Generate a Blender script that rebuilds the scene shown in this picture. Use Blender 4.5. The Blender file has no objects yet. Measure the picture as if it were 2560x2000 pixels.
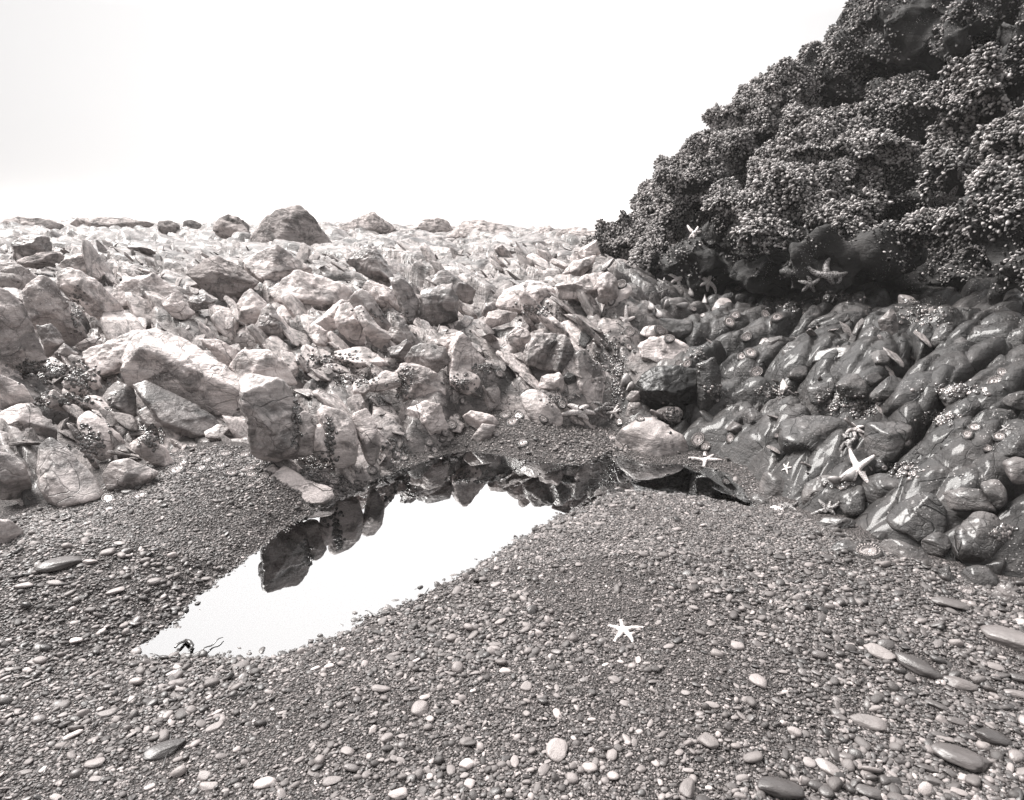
import bpy, math, random
import numpy as np
from mathutils import Vector, Matrix
SC = bpy.context.scene
R = math.radians
rng = np.random.default_rng(7)
random.seed(7)

# ------------------------------------------------------------------ camera, sky, sun, exposure
CAM = np.array([0.0, 0.0, 1.5]); PITCH = R(15.6); FPX = 1668.0
cd = bpy.data.cameras.new('camera'); cam = bpy.data.objects.new('camera', cd)
SC.collection.objects.link(cam)
cam.location = CAM; cam.rotation_euler = (R(90) - PITCH, 0, 0)
cd.sensor_width = 36; cd.lens = 36 * FPX / 2560; cd.clip_start = 0.05; cd.clip_end = 6000
SC.camera = cam

FOG = 7.4; GLOW = 17.0; HAZE = 0.0017
SUN_EL, SUN_AZ = R(54), R(-62)          # azimuth measured from straight ahead, minus = left
w = bpy.data.worlds.new('World'); SC.world = w; w.use_nodes = True
nt = w.node_tree; nt.nodes.clear()
sky = nt.nodes.new('ShaderNodeTexSky'); sky.sky_type = 'NISHITA'; sky.sun_disc = False
sky.sun_elevation = SUN_EL; sky.sun_rotation = SUN_AZ
sky.air_density = 1.2; sky.dust_density = 7.0; sky.ozone_density = 1.0; sky.altitude = 0
bw = nt.nodes.new('ShaderNodeRGBToBW')
mixc = nt.nodes.new('ShaderNodeMixRGB'); mixc.blend_type = 'MULTIPLY'; mixc.inputs[0].default_value = 1
mixc.inputs[2].default_value = (1.0, 0.985, 0.985, 1)
bg = nt.nodes.new('ShaderNodeBackground'); bg.inputs[1].default_value = 0.075
wo = nt.nodes.new('ShaderNodeOutputWorld')
nt.links.new(sky.outputs[0], bw.inputs[0]); pw = nt.nodes.new('ShaderNodeMath'); pw.operation = 'POWER'; pw.inputs[1].default_value = .85
ml = nt.nodes.new('ShaderNodeMath'); ml.operation = 'MULTIPLY'; ml.inputs[1].default_value = .22   # fog evens the sky out
nt.links.new(bw.outputs[0], pw.inputs[0]); nt.links.new(pw.outputs[0], ml.inputs[0]); 
gc = nt.nodes.new('ShaderNodeTexCoord'); gs = nt.nodes.new('ShaderNodeSeparateXYZ'); nt.links.new(gc.outputs['Generated'], gs.inputs[0])
def wm(op, a, b2):
    x = nt.nodes.new('ShaderNodeMath'); x.operation = op
    for i_, v_ in ((0, a), (1, b2)):
        if hasattr(v_, 'links'): nt.links.new(v_, x.inputs[i_])
        else: x.inputs[i_].default_value = v_
    return x.outputs[0]
yy = wm('MAXIMUM', gs.outputs[1], 0.0)
low = wm('ADD', wm('MULTIPLY', wm('POWER', yy, 3.0), .70), .30)                     # fog bank over the sea, palest straight ahead
mr = nt.nodes.new('ShaderNodeMapRange'); mr.interpolation_type = 'SMOOTHSTEP'; nt.links.new(gs.outputs[2], mr.inputs[0])
mr.inputs[1].default_value = .225; mr.inputs[2].default_value = .40                 # added glow above the view, whitens the pool's reflection
high = wm('MULTIPLY', mr.outputs[0], wm('ADD', wm('MULTIPLY', yy, .8), .2))
nt.links.new(wm('ADD', ml.outputs[0], wm('ADD', wm('MULTIPLY', low, FOG), wm('MULTIPLY', high, GLOW))), mixc.inputs[1])
nt.links.new(mixc.outputs[0], bg.inputs[0]); nt.links.new(bg.outputs[0], wo.inputs[0])

sl = bpy.data.lights.new('sun', 'SUN'); sl.energy = 4.8; sl.angle = R(26); sl.color = (1.0, 0.97, 0.94)
so = bpy.data.objects.new('sun', sl); SC.collection.objects.link(so)
sd_ = Vector((math.sin(SUN_AZ) * math.cos(SUN_EL), math.cos(SUN_AZ) * math.cos(SUN_EL), math.sin(SUN_EL)))
so.rotation_euler = sd_.to_track_quat('Z', 'Y').to_euler(); so.location = (0, 0, 20)

vs = SC.view_settings
vs.view_transform = 'Standard'; vs.look = 'None'; vs.gamma = 1.0; vs.use_curve_mapping = False
vs.exposure = 1.0
SC.cycles.use_denoising = True
SC.cycles.max_bounces = 6; SC.cycles.diffuse_bounces = 3; SC.cycles.glossy_bounces = 3
SC.cycles.transparent_max_bounces = 8; SC.cycles.volume_bounces = 1
SC.cycles.volume_step_rate = 4.0; SC.cycles.volume_max_steps = 64
SC.cycles.caustics_reflective = False; SC.cycles.caustics_refractive = False

# ------------------------------------------------------------------ camera geometry helpers
CP, SP = math.cos(PITCH), math.sin(PITCH)
FWD = np.array([0, CP, -SP]); UP = np.array([0, SP, CP]); RT = np.array([1.0, 0, 0])
K = 2560 / 2184
def ray(px, py):                         # photo pixel (2560x2000) -> direction with unit depth
    px = np.asarray(px, float); py = np.asarray(py, float)
    return FWD + ((px - 1280) / FPX)[..., None] * RT - ((py - 1000) / FPX)[..., None] * UP
TILE = {'D': (0, 0, K), 'A': (0, 500, .32051), 'B': (600, 500, .32051), 'C': (1200, 500, .32051), 'E': (1860, 500, .32051),
        'F': (0, 900, .32051), 'G': (600, 900, .32051), 'H': (1200, 900, .32051), 'I': (1860, 900, .32051),
        'P': (0, 1300, .41209), 'Q': (850, 1300, .41209), 'S': (1660, 1300, .41209), 'T': (1500, 0, .48535), 'X': (0, 0, 1)}
def tp(t, pts):
    a = np.array(pts, float); o = TILE[t]
    return a * o[2] + np.array([o[0], o[1]])
def plane_z(px, py, z=0.0):
    d = ray(px, py); s = (z - CAM[2]) / d[..., 2]
    return CAM + d * s[..., None]

# ------------------------------------------------------------------ numpy noise
def _h(*ii, seed=0):
    h = np.full(np.shape(ii[0]), (seed * 2654435761 + 12345) & 0xffffffff, np.uint32)
    for k, i in enumerate(ii):
        h ^= (i.astype(np.int64) & 0xffffffff).astype(np.uint32) * np.uint32([0x8da6b343, 0xd8163841, 0xcb1ab31f][k])
        h ^= h >> np.uint32(13); h *= np.uint32(0x5bd1e995); h ^= h >> np.uint32(15)
    h *= np.uint32(0x27d4eb2d); h ^= h >> np.uint32(14)
    return h
def _u(h): return h.astype(np.float64) / 4294967296.0
def gnoise(P, seed=0):                   # gradient noise, P (N,2|3), about -1..1
    P = np.asarray(P, float); n, d = P.shape
    i0 = np.floor(P).astype(np.int64); f = P - i0
    u = f * f * f * (f * (f * 6 - 15) + 10)
    out = np.zeros(n)
    for c in range(1 << d):
        o = np.array([(c >> k) & 1 for k in range(d)])
        h = _h(*[(i0[:, k] + o[k]) for k in range(d)], seed=seed)
        a = _u(h) * 2 * np.pi; df = f - o
        if d == 2: g = np.cos(a) * df[:, 0] + np.sin(a) * df[:, 1]
        else:
            z = _u(h * np.uint32(747796405) + np.uint32(289133645)) * 2 - 1; r = np.sqrt(1 - z * z)
            g = r * np.cos(a) * df[:, 0] + r * np.sin(a) * df[:, 1] + z * df[:, 2]
        wgt = np.ones(n)
        for k in range(d): wgt = wgt * (u[:, k] if o[k] else 1 - u[:, k])
        out += wgt * g
    return out * 1.6
def fbm(P, octv=4, seed=0, gain=.5):
    P = np.asarray(P, float); s = 0; a = 1
    for o in range(octv):
        s = s + a * gnoise(P * 2 ** o + 13.7 * o, seed + o); a *= gain
    return s
def worley(P, seed=0, jit=.9):           # 2D: F1, F2, cell hash, offset from nearest point
    i0 = np.floor(P).astype(np.int64); n = len(P)
    F1 = np.full(n, 9.); F2 = np.full(n, 9.); H = np.zeros(n, np.uint32); off = np.zeros((n, 2))
    for dx in (-1, 0, 1):
        for dy in (-1, 0, 1):
            cx, cy = i0[:, 0] + dx, i0[:, 1] + dy
            h = _h(cx, cy, seed=seed); h2 = _h(cy, cx, seed=seed + 77)
            q = np.stack([cx + .5 + (_u(h) - .5) * jit, cy + .5 + (_u(h2) - .5) * jit], 1)
            o = P - q; dd = np.sqrt((o ** 2).sum(1))
            m = dd < F1
            F2 = np.where(m, F1, np.minimum(F2, dd)); F1 = np.where(m, dd, F1)
            H = np.where(m, h ^ h2, H); off[m] = o[m]
    return F1, F2, H, off
def sstep(a, b, x):
    t = np.clip((x - a) / (b - a), 0, 1); return t * t * (3 - 2 * t)
def poly_sd(P, poly):                    # signed distance, + outside
    n = len(P); d2 = np.full(n, 1e9); ins = np.zeros(n, bool)
    for k in range(len(poly)):
        a = poly[k]; b = poly[(k + 1) % len(poly)]; e = b - a; v = P - a
        t = np.clip((v @ e) / max(e @ e, 1e-12), 0, 1); r = v - t[:, None] * e
        d2 = np.minimum(d2, (r * r).sum(1))
        c = (a[1] > P[:, 1]) != (b[1] > P[:, 1])
        if abs(e[1]) > 1e-12: ins ^= c & (P[:, 0] < e[0] * (P[:, 1] - a[1]) / e[1] + a[0])
    return np.where(ins, -1, 1) * np.sqrt(d2)

# ------------------------------------------------------------------ mesh helpers
def mesh_arrays(name, V, F, smooth=True):
    V = np.ascontiguousarray(V, np.float32); F = np.ascontiguousarray(F, np.int32); k = F.shape[1]
    me = bpy.data.meshes.new(name)
    me.vertices.add(len(V)); me.vertices.foreach_set('co', V.ravel())
    me.loops.add(F.size); me.loops.foreach_set('vertex_index', F.ravel())
    me.polygons.add(len(F)); me.polygons.foreach_set('loop_start', np.arange(0, F.size, k, dtype=np.int32))
    me.polygons.foreach_set('loop_total', np.full(len(F), k, np.int32))
    me.update(calc_edges=True)
    if smooth: me.polygons.foreach_set('use_smooth', np.ones(len(F), bool))
    return me
def link(o, parent=None):
    SC.collection.objects.link(o)
    if parent is not None: o.parent = parent
    return o
def obj(name, me, mat=None, parent=None, loc=None):
    o = bpy.data.objects.new(name, me)
    if mat is not None and not me.materials: me.materials.append(mat)
    if loc is not None: o.location = loc
    return link(o, parent)
def tag(o, label, cat, group=None, kind=None):
    if label: o['label'] = label
    if cat: o['category'] = cat
    if group: o['group'] = group
    if kind: o['kind'] = kind
    return o
_ico = {}
def ico(s):
    if s not in _ico:
        import bmesh
        bm = bmesh.new(); bmesh.ops.create_icosphere(bm, subdivisions=s, radius=1)
        V = np.array([v.co[:] for v in bm.verts]); F = np.array([[v.index for v in f.verts] for f in bm.faces])
        bm.free(); _ico[s] = (V / np.linalg.norm(V, axis=1)[:, None], F)
    return _ico[s]
def unit(v): v = np.asarray(v, float); return v / np.linalg.norm(v)

# ------------------------------------------------------------------ materials
def tone(v, sat=1.4):
    return (v * (1 + .045 * sat), v * (1 - .035 * sat), v * (1 - .055 * sat), 1)
class NB:
    def __init__(s, name):
        s.m = bpy.data.materials.new(name); s.m.use_nodes = True; s.t = s.m.node_tree; s.t.nodes.clear()
        s.out = s.n('ShaderNodeOutputMaterial')
    def n(s, typ, **kw):
        x = s.t.nodes.new(typ)
        for k, v in kw.items(): setattr(x, k, v)
        return x
    def l(s, a, b): s.t.links.new(a, b)
    def set(s, inp, v):
        if hasattr(v, 'links'): s.l(v, inp)
        else: inp.default_value = v
    def coord(s, kind='Object', rand=False):
        c = s.n('ShaderNodeTexCoord').outputs[kind]
        if rand:
            oi = s.n('ShaderNodeObjectInfo'); a = s.n('ShaderNodeVectorMath', operation='ADD')
            m = s.n('ShaderNodeMath', operation='MULTIPLY'); s.l(oi.outputs['Random'], m.inputs[0]); m.inputs[1].default_value = 37.0
            s.l(c, a.inputs[0]); s.l(m.outputs[0], a.inputs[1]); return a.outputs[0]
        return c
    def noise(s, vec, scale, detail=4, rough=.55, dist=0):
        x = s.n('ShaderNodeTexNoise'); s.l(vec, x.inputs['Vector']); x.inputs['Scale'].default_value = scale
        x.inputs['Detail'].default_value = detail; x.inputs['Roughness'].default_value = rough; x.inputs['Distortion'].default_value = dist
        return x.outputs['Fac']
    def vor(s, vec, scale, feat='F1', out='Distance', rnd=1.0):
        x = s.n('ShaderNodeTexVoronoi', feature=feat); s.l(vec, x.inputs['Vector']); x.inputs['Scale'].default_value = scale
        x.inputs['Randomness'].default_value = rnd
        return x.outputs[out]
    def ramp(s, fac, stops):
        x = s.n('ShaderNodeValToRGB'); s.l(fac, x.inputs[0]); e = x.color_ramp.elements
        while len(e) < len(stops): e.new(.5)
        for k, (p, c) in enumerate(stops):
            e[k].position = p; e[k].color = c if not isinstance(c, (int, float)) else (c, c, c, 1)
        return x.outputs[0]
    def mix(s, f, a, b, typ='MIX'):
        x = s.n('ShaderNodeMixRGB', blend_type=typ); s.set(x.inputs[0], f); s.set(x.inputs[1], a); s.set(x.inputs[2], b)
        return x.outputs[0]
    def math(s, op, a, b=0.0, c=0.0):
        x = s.n('ShaderNodeMath', operation=op); s.set(x.inputs[0], a); s.set(x.inputs[1], b); s.set(x.inputs[2], c)
        return x.outputs[0]
    def vadd(s, a, b):
        x = s.n('ShaderNodeVectorMath', operation='ADD'); s.set(x.inputs[0], a); s.set(x.inputs[1], b); return x.outputs[0]
    def warp(s, vec, scale, amt):
        x = s.n('ShaderNodeTexNoise'); s.l(vec, x.inputs['Vector']); x.inputs['Scale'].default_value = scale; x.inputs['Detail'].default_value = 2
        m = s.n('ShaderNodeVectorMath', operation='MULTIPLY_ADD'); s.l(x.outputs['Color'], m.inputs[0])
        m.inputs[1].default_value = (amt,) * 3; s.l(vec, m.inputs[2]); return m.outputs[0]
    def stretch(s, vec, sc, rot=(0, 0, 0)):
        x = s.n('ShaderNodeMapping'); s.l(vec, x.inputs[0]); x.inputs['Scale'].default_value = sc; x.inputs['Rotation'].default_value = rot
        return x.outputs[0]
    def bump(s, h, dist, strength=1.0, normal=None):
        x = s.n('ShaderNodeBump'); s.l(h, x.inputs['Height']); x.inputs['Distance'].default_value = dist
        x.inputs['Strength'].default_value = strength
        if normal is not None: s.l(normal, x.inputs['Normal'])
        return x.outputs[0]
    def bsdf(s, col, rough, normal=None, spec=.5, coat=0.0, coat_r=.1):
        x = s.n('ShaderNodeBsdfPrincipled'); s.set(x.inputs['Base Color'], col); s.set(x.inputs['Roughness'], rough)
        x.inputs['Specular IOR Level'].default_value = spec
        s.set(x.inputs['Coat Weight'], coat); x.inputs['Coat Roughness'].default_value = coat_r
        if normal is not None: s.l(normal, x.inputs['Normal'])
        s.l(x.outputs[0], s.out.inputs[0]); return x

def rock_mat(name, lo, mid, hi, rough, coat, stain=.5, spk=.5, spkcol=.75, crack=.6, fine=1.0, dots=0.0, wet=None):
    # wet = (lo, mid, hi, rough, coat) taken where the mesh attribute 'wet' is 1
    b = NB(name); v = b.coord('Object', wet is None)
    n1 = b.noise(v, 1.7, 6, .6, .4)
    n2 = b.noise(b.stretch(v, (1, 1, 4.5), (.5, .45, .3)), 5, 5, .65, .6)      # bedding streaks
    c = b.ramp(b.math('ADD', b.math('MULTIPLY', n1, .65), b.math('MULTIPLY', n2, .35)),
               [(.36, tone(lo)), (.50, tone(mid)), (.64, tone(hi))])
    cf = b.math('ADD', b.math('MULTIPLY', n1, .65), b.math('MULTIPLY', n2, .35))
    if wet is not None:
        wa = b.n('ShaderNodeAttribute', attribute_name='wet').outputs['Fac']
        c = b.mix(wa, c, b.ramp(cf, [(.36, tone(wet[0])), (.50, tone(wet[1])), (.64, tone(wet[2]))]))
    n3 = b.noise(v, 4.2, 8, .7, 1.0)
    c = b.mix(b.math('MULTIPLY', b.ramp(n3, [(.48, 0.), (.57, .8), (.66, 1.)]), stain), c, tone(min(lo * .30, .035)))
    c = b.mix(.6, c, b.ramp(b.noise(v, 8.5, 9, .78, .8), [(.34, .5), (.52, 1.)]), 'MULTIPLY')
    # joints: thin dark irregular lines
    vw = b.warp(b.warp(v, 1.6, .6), 7, .10)
    cr = b.vor(b.stretch(vw, (1, 1.7, 1)), 3.1, 'DISTANCE_TO_EDGE')
    cr2 = b.vor(vw, 9.5, 'DISTANCE_TO_EDGE')
    gate = b.ramp(b.noise(v, 1.3, 3), [(.52, 0.), (.62, 1.)]); gate0 = b.ramp(b.noise(b.vadd(v, (7., 3., 1.)), 1.1, 3), [(.44, 0.), (.54, 1.)])
    crm = b.math('MAXIMUM', b.math('MULTIPLY', gate0, b.ramp(cr, [(.002, .8), (.010, 0.)])), b.math('MULTIPLY', gate, b.ramp(cr2, [(.005, .35), (.025, 0.)])))
    c = b.mix(b.math('MULTIPLY', crm, min(1, crack * .65)), c, tone(.012))
    # barnacle speckle
    sp = b.vor(b.warp(v, 9, .06), 62, 'F1'); spm = b.ramp(sp, [(.16, 1.), (.27, 0.)])
    spg = b.ramp(b.noise(v, 3.3, 6, .75), [(.53, 0.), (.62, 1.)])
    spc = b.math('MULTIPLY', b.math('MULTIPLY', spm, spg), spk)
    c = b.mix(spc, c, tone(spkcol, .6))
    if dots > 0:
        dv = b.vor(v, 17, 'F1'); dm = b.math('MULTIPLY', b.ramp(dv, [(.13, 1.), (.20, 0.)]), b.ramp(b.noise(v, 2.1, 3), [(.45, 0.), (.55, dots)]))
        c = b.mix(dm, c, tone(.03))
    grain = b.noise(v, 140, 3, .7)
    c = b.mix(.35, c, b.ramp(grain, [(.3, .25), (.7, 1.)]), 'MULTIPLY')
    h = b.math('ADD', b.math('MULTIPLY', b.noise(v, 16, 8, .68), 1.0), b.math('MULTIPLY', n2, .8))
    h = b.math('ADD', h, b.math('MULTIPLY', spc, .35)); h = b.math('SUBTRACT', h, b.math('MULTIPLY', crm, 1.6))
    nrm = b.bump(h, .022 * fine, .8)
    nrm = b.bump(b.noise(v, 75, 5, .7), .005 * fine, .7, nrm)
    rr = b.math('ADD', rough - .12, b.math('MULTIPLY', n3, .3))
    if wet is not None:
        rr = b.math('ADD', rr, b.math('MULTIPLY', wa, wet[3] - rough)); coat = b.math('ADD', coat, b.math('MULTIPLY', wa, wet[4] - coat))
        b.bsdf(c, rr, nrm, .5, coat, .15); return b.m
    b.bsdf(c, rr, nrm, .5, coat, .22)
    return b.m
M = {}
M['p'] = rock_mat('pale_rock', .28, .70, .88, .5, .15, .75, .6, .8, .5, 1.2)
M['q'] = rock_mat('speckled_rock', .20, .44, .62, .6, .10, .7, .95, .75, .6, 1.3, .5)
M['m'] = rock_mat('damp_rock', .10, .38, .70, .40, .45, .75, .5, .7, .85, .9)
M['w'] = rock_mat('wet_rock', .007, .038, .12, .36, .38, .35, .75, .6, 1.4, 1.5)
M['k'] = rock_mat('black_face_rock', .004, .008, .014, .4, .15, .3, .2, .6, .5, .6)  # near-black tone for the sheer overhung face
M['d'] = rock_mat('shade_toned_rock', .07, .26, .54, .42, .4, .8, .8, .7, .8, 1.2)  # damp rock with the shade of dark faces put into its colour
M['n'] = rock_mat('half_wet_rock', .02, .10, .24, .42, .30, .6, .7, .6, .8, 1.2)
M['dk'] = rock_mat('dark_mound_rock', .14, .32, .50, .8, .0, .8, .9, .5, .4, 2.2, .9)
M['b'] = rock_mat('barnacled_rock', .006, .014, .03, .7, .0, .3, 1.0, .6, .5, 1.2)
M['far'] = rock_mat('haze_pale_reef_rock', .26, .54, .72, .8, .0, .85, .7, .6, .4, 2.2, 1.0)  # paled colour imitates the fade of distant haze
M['bed'] = rock_mat('bedrock_mix', .05, .27, .58, .55, .15, .85, .8, .75, .6, 1.2, 1.0, wet=(.006, .026, .075, .45, .22))
# ------------------------------------------------------------------ terrain functions
POOL_D = [(275,1392),(330,1355),(385,1310),(420,1270),(470,1232),(520,1197),(575,1152),(600,1132),(650,1103),(700,1073),(760,1043),(830,1010),
 (900,985),(950,968),(1010,962),(1060,969),(1120,981),(1180,988),(1240,991),(1272,975),(1300,962),(1330,975),(1380,990),(1440,990),
 (1500,990),(1540,1005),(1580,1035),(1608,1068),(1612,1082),(1560,1072),(1500,1062),(1440,1055),(1380,1050),(1320,1052),(1280,1065),(1250,1083),(1200,1102),
 (1150,1125),(1100,1160),(1060,1185),(1000,1222),(960,1240),(910,1265),(860,1290),(800,1312),(740,1345),(690,1367),(640,1388),(580,1402),
 (520,1407),(450,1402),(380,1403),(320,1402)]
POOL = plane_z(*(np.array(POOL_D, float).T * K))[:, :2]
EDGE_D = [(-60,1165),(0,1150),(50,1130),(62,1095),(130,1080),(215,1072),(250,1040),(325,1000),(380,978),(470,975),(560,985),(600,1010),(640,1000),(770,992),(845,975),
 (870,940),(940,925),(990,905),(1000,885),(1060,880),(1120,902),(1200,897),(1290,890),(1318,915),(1305,955),(1330,985),(1400,1000),(1500,985),
 (1560,1010),(1600,1060),(1640,1088),(1690,1112),(1750,1150),(1800,1185),(1860,1195),(1930,1215),(2010,1250),(2100,1275),(2184,1292),(2300,1320)]
EDGE = np.array([plane_z(np.array(x * K), np.array(y * K), .15 if i < 24 else .0 if i < 31 else .05)[:2] for i, (x, y) in enumerate(EDGE_D)])
GRAV = np.vstack([EDGE, [[9, EDGE[-1][1] - .2], [9, -9], [-9, -9], [-9, EDGE[0][1] + .2]]])

FE = POOL[:24][np.argsort(POOL[:24, 0])]
def Hg(P):                               # gravel surface
    sd = poly_sd(P, POOL) + .02 * fbm(P * 9, 3, 5)
    up = .11 * (1 - np.exp(-np.maximum(sd, 0) / .45)) * (1 + .25 * gnoise(P * 1.1, 9))
    yf = np.interp(P[:, 0], FE[:, 0], FE[:, 1]); up = up * (1 + 1.0 * sstep(-.1, .35, P[:, 1] - yf) * sstep(.55, .1, P[:, 0]) * sstep(-2.6, -1.6, P[:, 0]))
    dn = -.085 * (1 - np.exp(np.minimum(sd, 0) / .30))
    h = np.where(sd > 0, up, dn)
    h = h + .010 * fbm(P * 2.3, 3, 11) * sstep(0, .3, np.abs(sd))
    return np.where(sd > .04, np.maximum(h, .014), h)

ctl = []
def C(x, pairs):
    for y, z in pairs: ctl.append((x, y, z))
C(-350, [(1180,.12),(1000,.3),(900,.45),(800,.58),(700,.72),(620,.88),(560,1.03),(520,1.15),(492,1.25)])
C(0,   [(1120,.12),(1000,.25),(900,.38),(800,.52),(720,.66),(650,.80),(600,.92),(560,1.03),(520,1.14),(492,1.24)])
C(330, [(980,.14),(900,.26),(800,.42),(720,.60),(650,.76),(600,.9),(560,1.02),(520,1.13),(492,1.22)])
C(650, [(980,.15),(900,.27),(800,.44),(720,.60),(660,.72),(620,.84),(560,1.0),(520,1.12),(497,1.19)])
C(1000,[(890,.20),(850,.28),(800,.42),(720,.60),(690,.64),(650,.70),(610,.86),(560,1.0),(520,1.10),(500,1.16)])
C(1300,[(880,.19),(800,.40),(720,.62),(660,.80),(610,.95),(570,1.03),(530,1.10),(508,1.14)])
C(1500,[(990,.03),(930,.12),(850,.27),(790,.42),(720,.58),(650,.70),(610,.74)])
C(1800,[(1180,.03),(1080,.12),(982,.25),(890,.41),(806,.55),(735,.68),(668,.79),(605,.84)])
C(2184,[(1290,.05),(1150,.22),(1046,.38),(920,.56),(814,.70),(720,.84),(668,.90),(630,.93)])
C(2600,[(1290,.12),(1100,.42),(900,.68),(750,.92)])
C3 = []
for x, y, z in ctl:
    p = plane_z(np.array(x * K), np.array(y * K), z); C3.append((p[0], p[1], z))
for x in (-60, -30, -12, 0, 30): C3 += [(x, 20, 1.15 if x < -5 else .95), (x, 30, 1.08 if x < -5 else .72), (x, 40, .9 if x < -5 else .45), (x, 52, .6), (x, 64, -.9), (x, 90, -2.5)]
C3 += [(14, 14, .7), (10, 8, .9), (8, 4, 1.2), (6, 1.5, .8), (-12, 5, .6), (-9, 2, .3), (-15, 12, 1.05), (22, 22, .2), (35, 30, -1.2), (9, 20, 1.0), (4.5, 1.0, .4)]
C3 = np.array(C3)
def _ker(A, B):
    d = np.sqrt(((A[:, None] - B[None]) ** 2).sum(-1) + .05); return d
_g = lambda P: np.stack([P[:, 0] / (1 + .12 * P[:, 1]), 3.2 * np.log(1 + np.maximum(P[:, 1], 0) * .35)], 1)   # even out far points
_Q = _g(C3[:, :2]); _n = len(_Q)
_A = _ker(_Q, _Q) - 1e-2 * np.eye(_n)
_A2 = np.block([[_A, np.ones((_n, 1))], [np.ones((1, _n)), np.zeros((1, 1))]])
_wt = np.linalg.solve(_A2, np.append(C3[:, 2], 0))
def Hbase(P):
    out = np.empty(len(P))
    for a in range(0, len(P), 60000):
        q = _g(P[a:a + 60000]); out[a:a + 60000] = _ker(q, _Q) @ _wt[:-1] + _wt[-1]
    return out
cA, sA = math.cos(R(-52)), math.sin(R(-52))
def blocks(P, sx, sy, seed, tilt, lift, crack, cw, rot=None, dome=0.0):
    c, s = (cA, sA) if rot is None else (math.cos(rot), math.sin(rot))
    Q = np.stack([(P[:, 0] * c + P[:, 1] * s) / sx, (-P[:, 0] * s + P[:, 1] * c) / sy], 1)
    Q = Q + .22 * np.stack([gnoise(Q * .9, seed + 3), gnoise(Q * .9 + 50, seed + 4)], 1)
    F1, F2, H, off = worley(Q, seed)
    a = _u(H) * 2 * np.pi; r2 = _u(H * np.uint32(2246822519) + np.uint32(977))
    g = tilt * (.35 + r2)
    h = lift * (r2 - .5) * 2 + g * (np.cos(a) * off[:, 0] * .6 + (-.7 + .6 * np.sin(a)) * off[:, 1])
    return h - crack * np.exp(-np.maximum(F2 - F1, 0) / cw) + dome * (1 - np.minimum(F1, .75) ** 2 / .56)
def Hdetail(P):
    Y = P[:, 1]; rt = sstep(.4, 1.3, P[:, 0] - .1 * (Y - 3)) * sstep(9, 6, Y)       # right = rounded wet bedrock
    lf = 1 - rt
    d = np.zeros(len(P))
    lf = lf * (1 - .55 * sstep(5.5, 8, Y)); d -= lf * .06
    d += lf * blocks(P, .95, .50, 21, .20, .06, .18, .07)
    d += lf * blocks(P, .33, .19, 31, .045, .014, .04, .09)
    d += rt * (blocks(P, .62, .36, 41, .06, .04, .17, .07, R(20), .13) + blocks(P, .25, .15, 51, .018, .012, .035, .08, R(25), .035) - .075)
    far = sstep(7, 12, Y)
    if far.max() > 0:
        d += far * (blocks(P, 1.9, 1.4, 61, .12, .06, .14, .4) + .14 * fbm(P * .8, 4, 71) + .5 * blocks(P, .7, .6, 63, .05, .03, .10, .4))
        d += sstep(14, 30, Y) * .14 * fbm(P * .3, 3, 75)
    nf = 1 - sstep(6, 10, Y)
    d += (.008 + .012 * nf) * fbm(P * 5, 3, 81) + .006 * nf * fbm(P * 26, 2, 85)
    return d
def Hb(P, detail=True):
    sd = poly_sd(P, GRAV); w1 = sstep(-.06, .22, sd)
    g = .05
    d = (Hdetail(P) if detail else 0)
    h = (g - .16) + w1 * (Hbase(P) - g + .16 + d * (.15 + .85 * sstep(.05, .5, sd)))
    return h
def Htop(P, detail=True): return np.maximum(Hg(P), Hb(P, detail))
def hit_many(px, py):
    d = ray(px, py); s = np.geomspace(1.2, 40, 150); n = len(px)
    P = CAM + d[:, None, :] * s[None, :, None]; h = Htop(P[..., :2].reshape(-1, 2), False).reshape(n, -1)
    below = P[..., 2] < h; k = below.argmax(1); ok = below.any(1) & (k > 0)
    a, b2 = s[np.maximum(k - 1, 0)].copy(), s[k].copy()
    for _ in range(6):
        m = .5 * (a + b2); p = CAM + d * m[:, None]; u_ = p[:, 2] < Htop(p[:, :2], False)
        b2 = np.where(u_, m, b2); a = np.where(u_, a, m)
    return CAM + d * b2[:, None], b2, ok
def hit(px, py, detail=False, z0=0.0):
    d = ray(np.array(px), np.array(py)); s = np.geomspace(.9, 110, 420)
    P = CAM + d * s[:, None]; h = Htop(P[:, :2], detail) + z0
    k = np.argmax(P[:, 2] < h)
    if P[k, 2] >= h[k]: return None, None
    a, b2 = s[max(k - 1, 0)], s[k]
    for _ in range(8):
        m = .5 * (a + b2); p = CAM + d * m
        if p[2] < Htop(p[None, :2], detail)[0] + z0: b2 = m
        else: a = m
    return CAM + d * b2, b2

# ------------------------------------------------------------------ ground sheets
def warp_axis(a0, a1, n, ext, m):
    c = np.linspace(a0, a1, n); st = c[1] - c[0]
    e = np.cumsum(st * 1.18 ** np.arange(1, m)); e = e[e < ext]
    return np.concatenate([(a0 - e)[::-1], c, a1 + e])
def grid_mesh(name, X, Y, Z):
    ny, nx = X.shape; V = np.stack([X, Y, Z], -1).reshape(-1, 3)
    i = np.arange((ny - 1) * (nx - 1)); r = i // (nx - 1); c = i % (nx - 1); a = r * nx + c
    return mesh_arrays(name, V, np.stack([a, a + 1, a + nx + 1, a + nx], 1))

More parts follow.
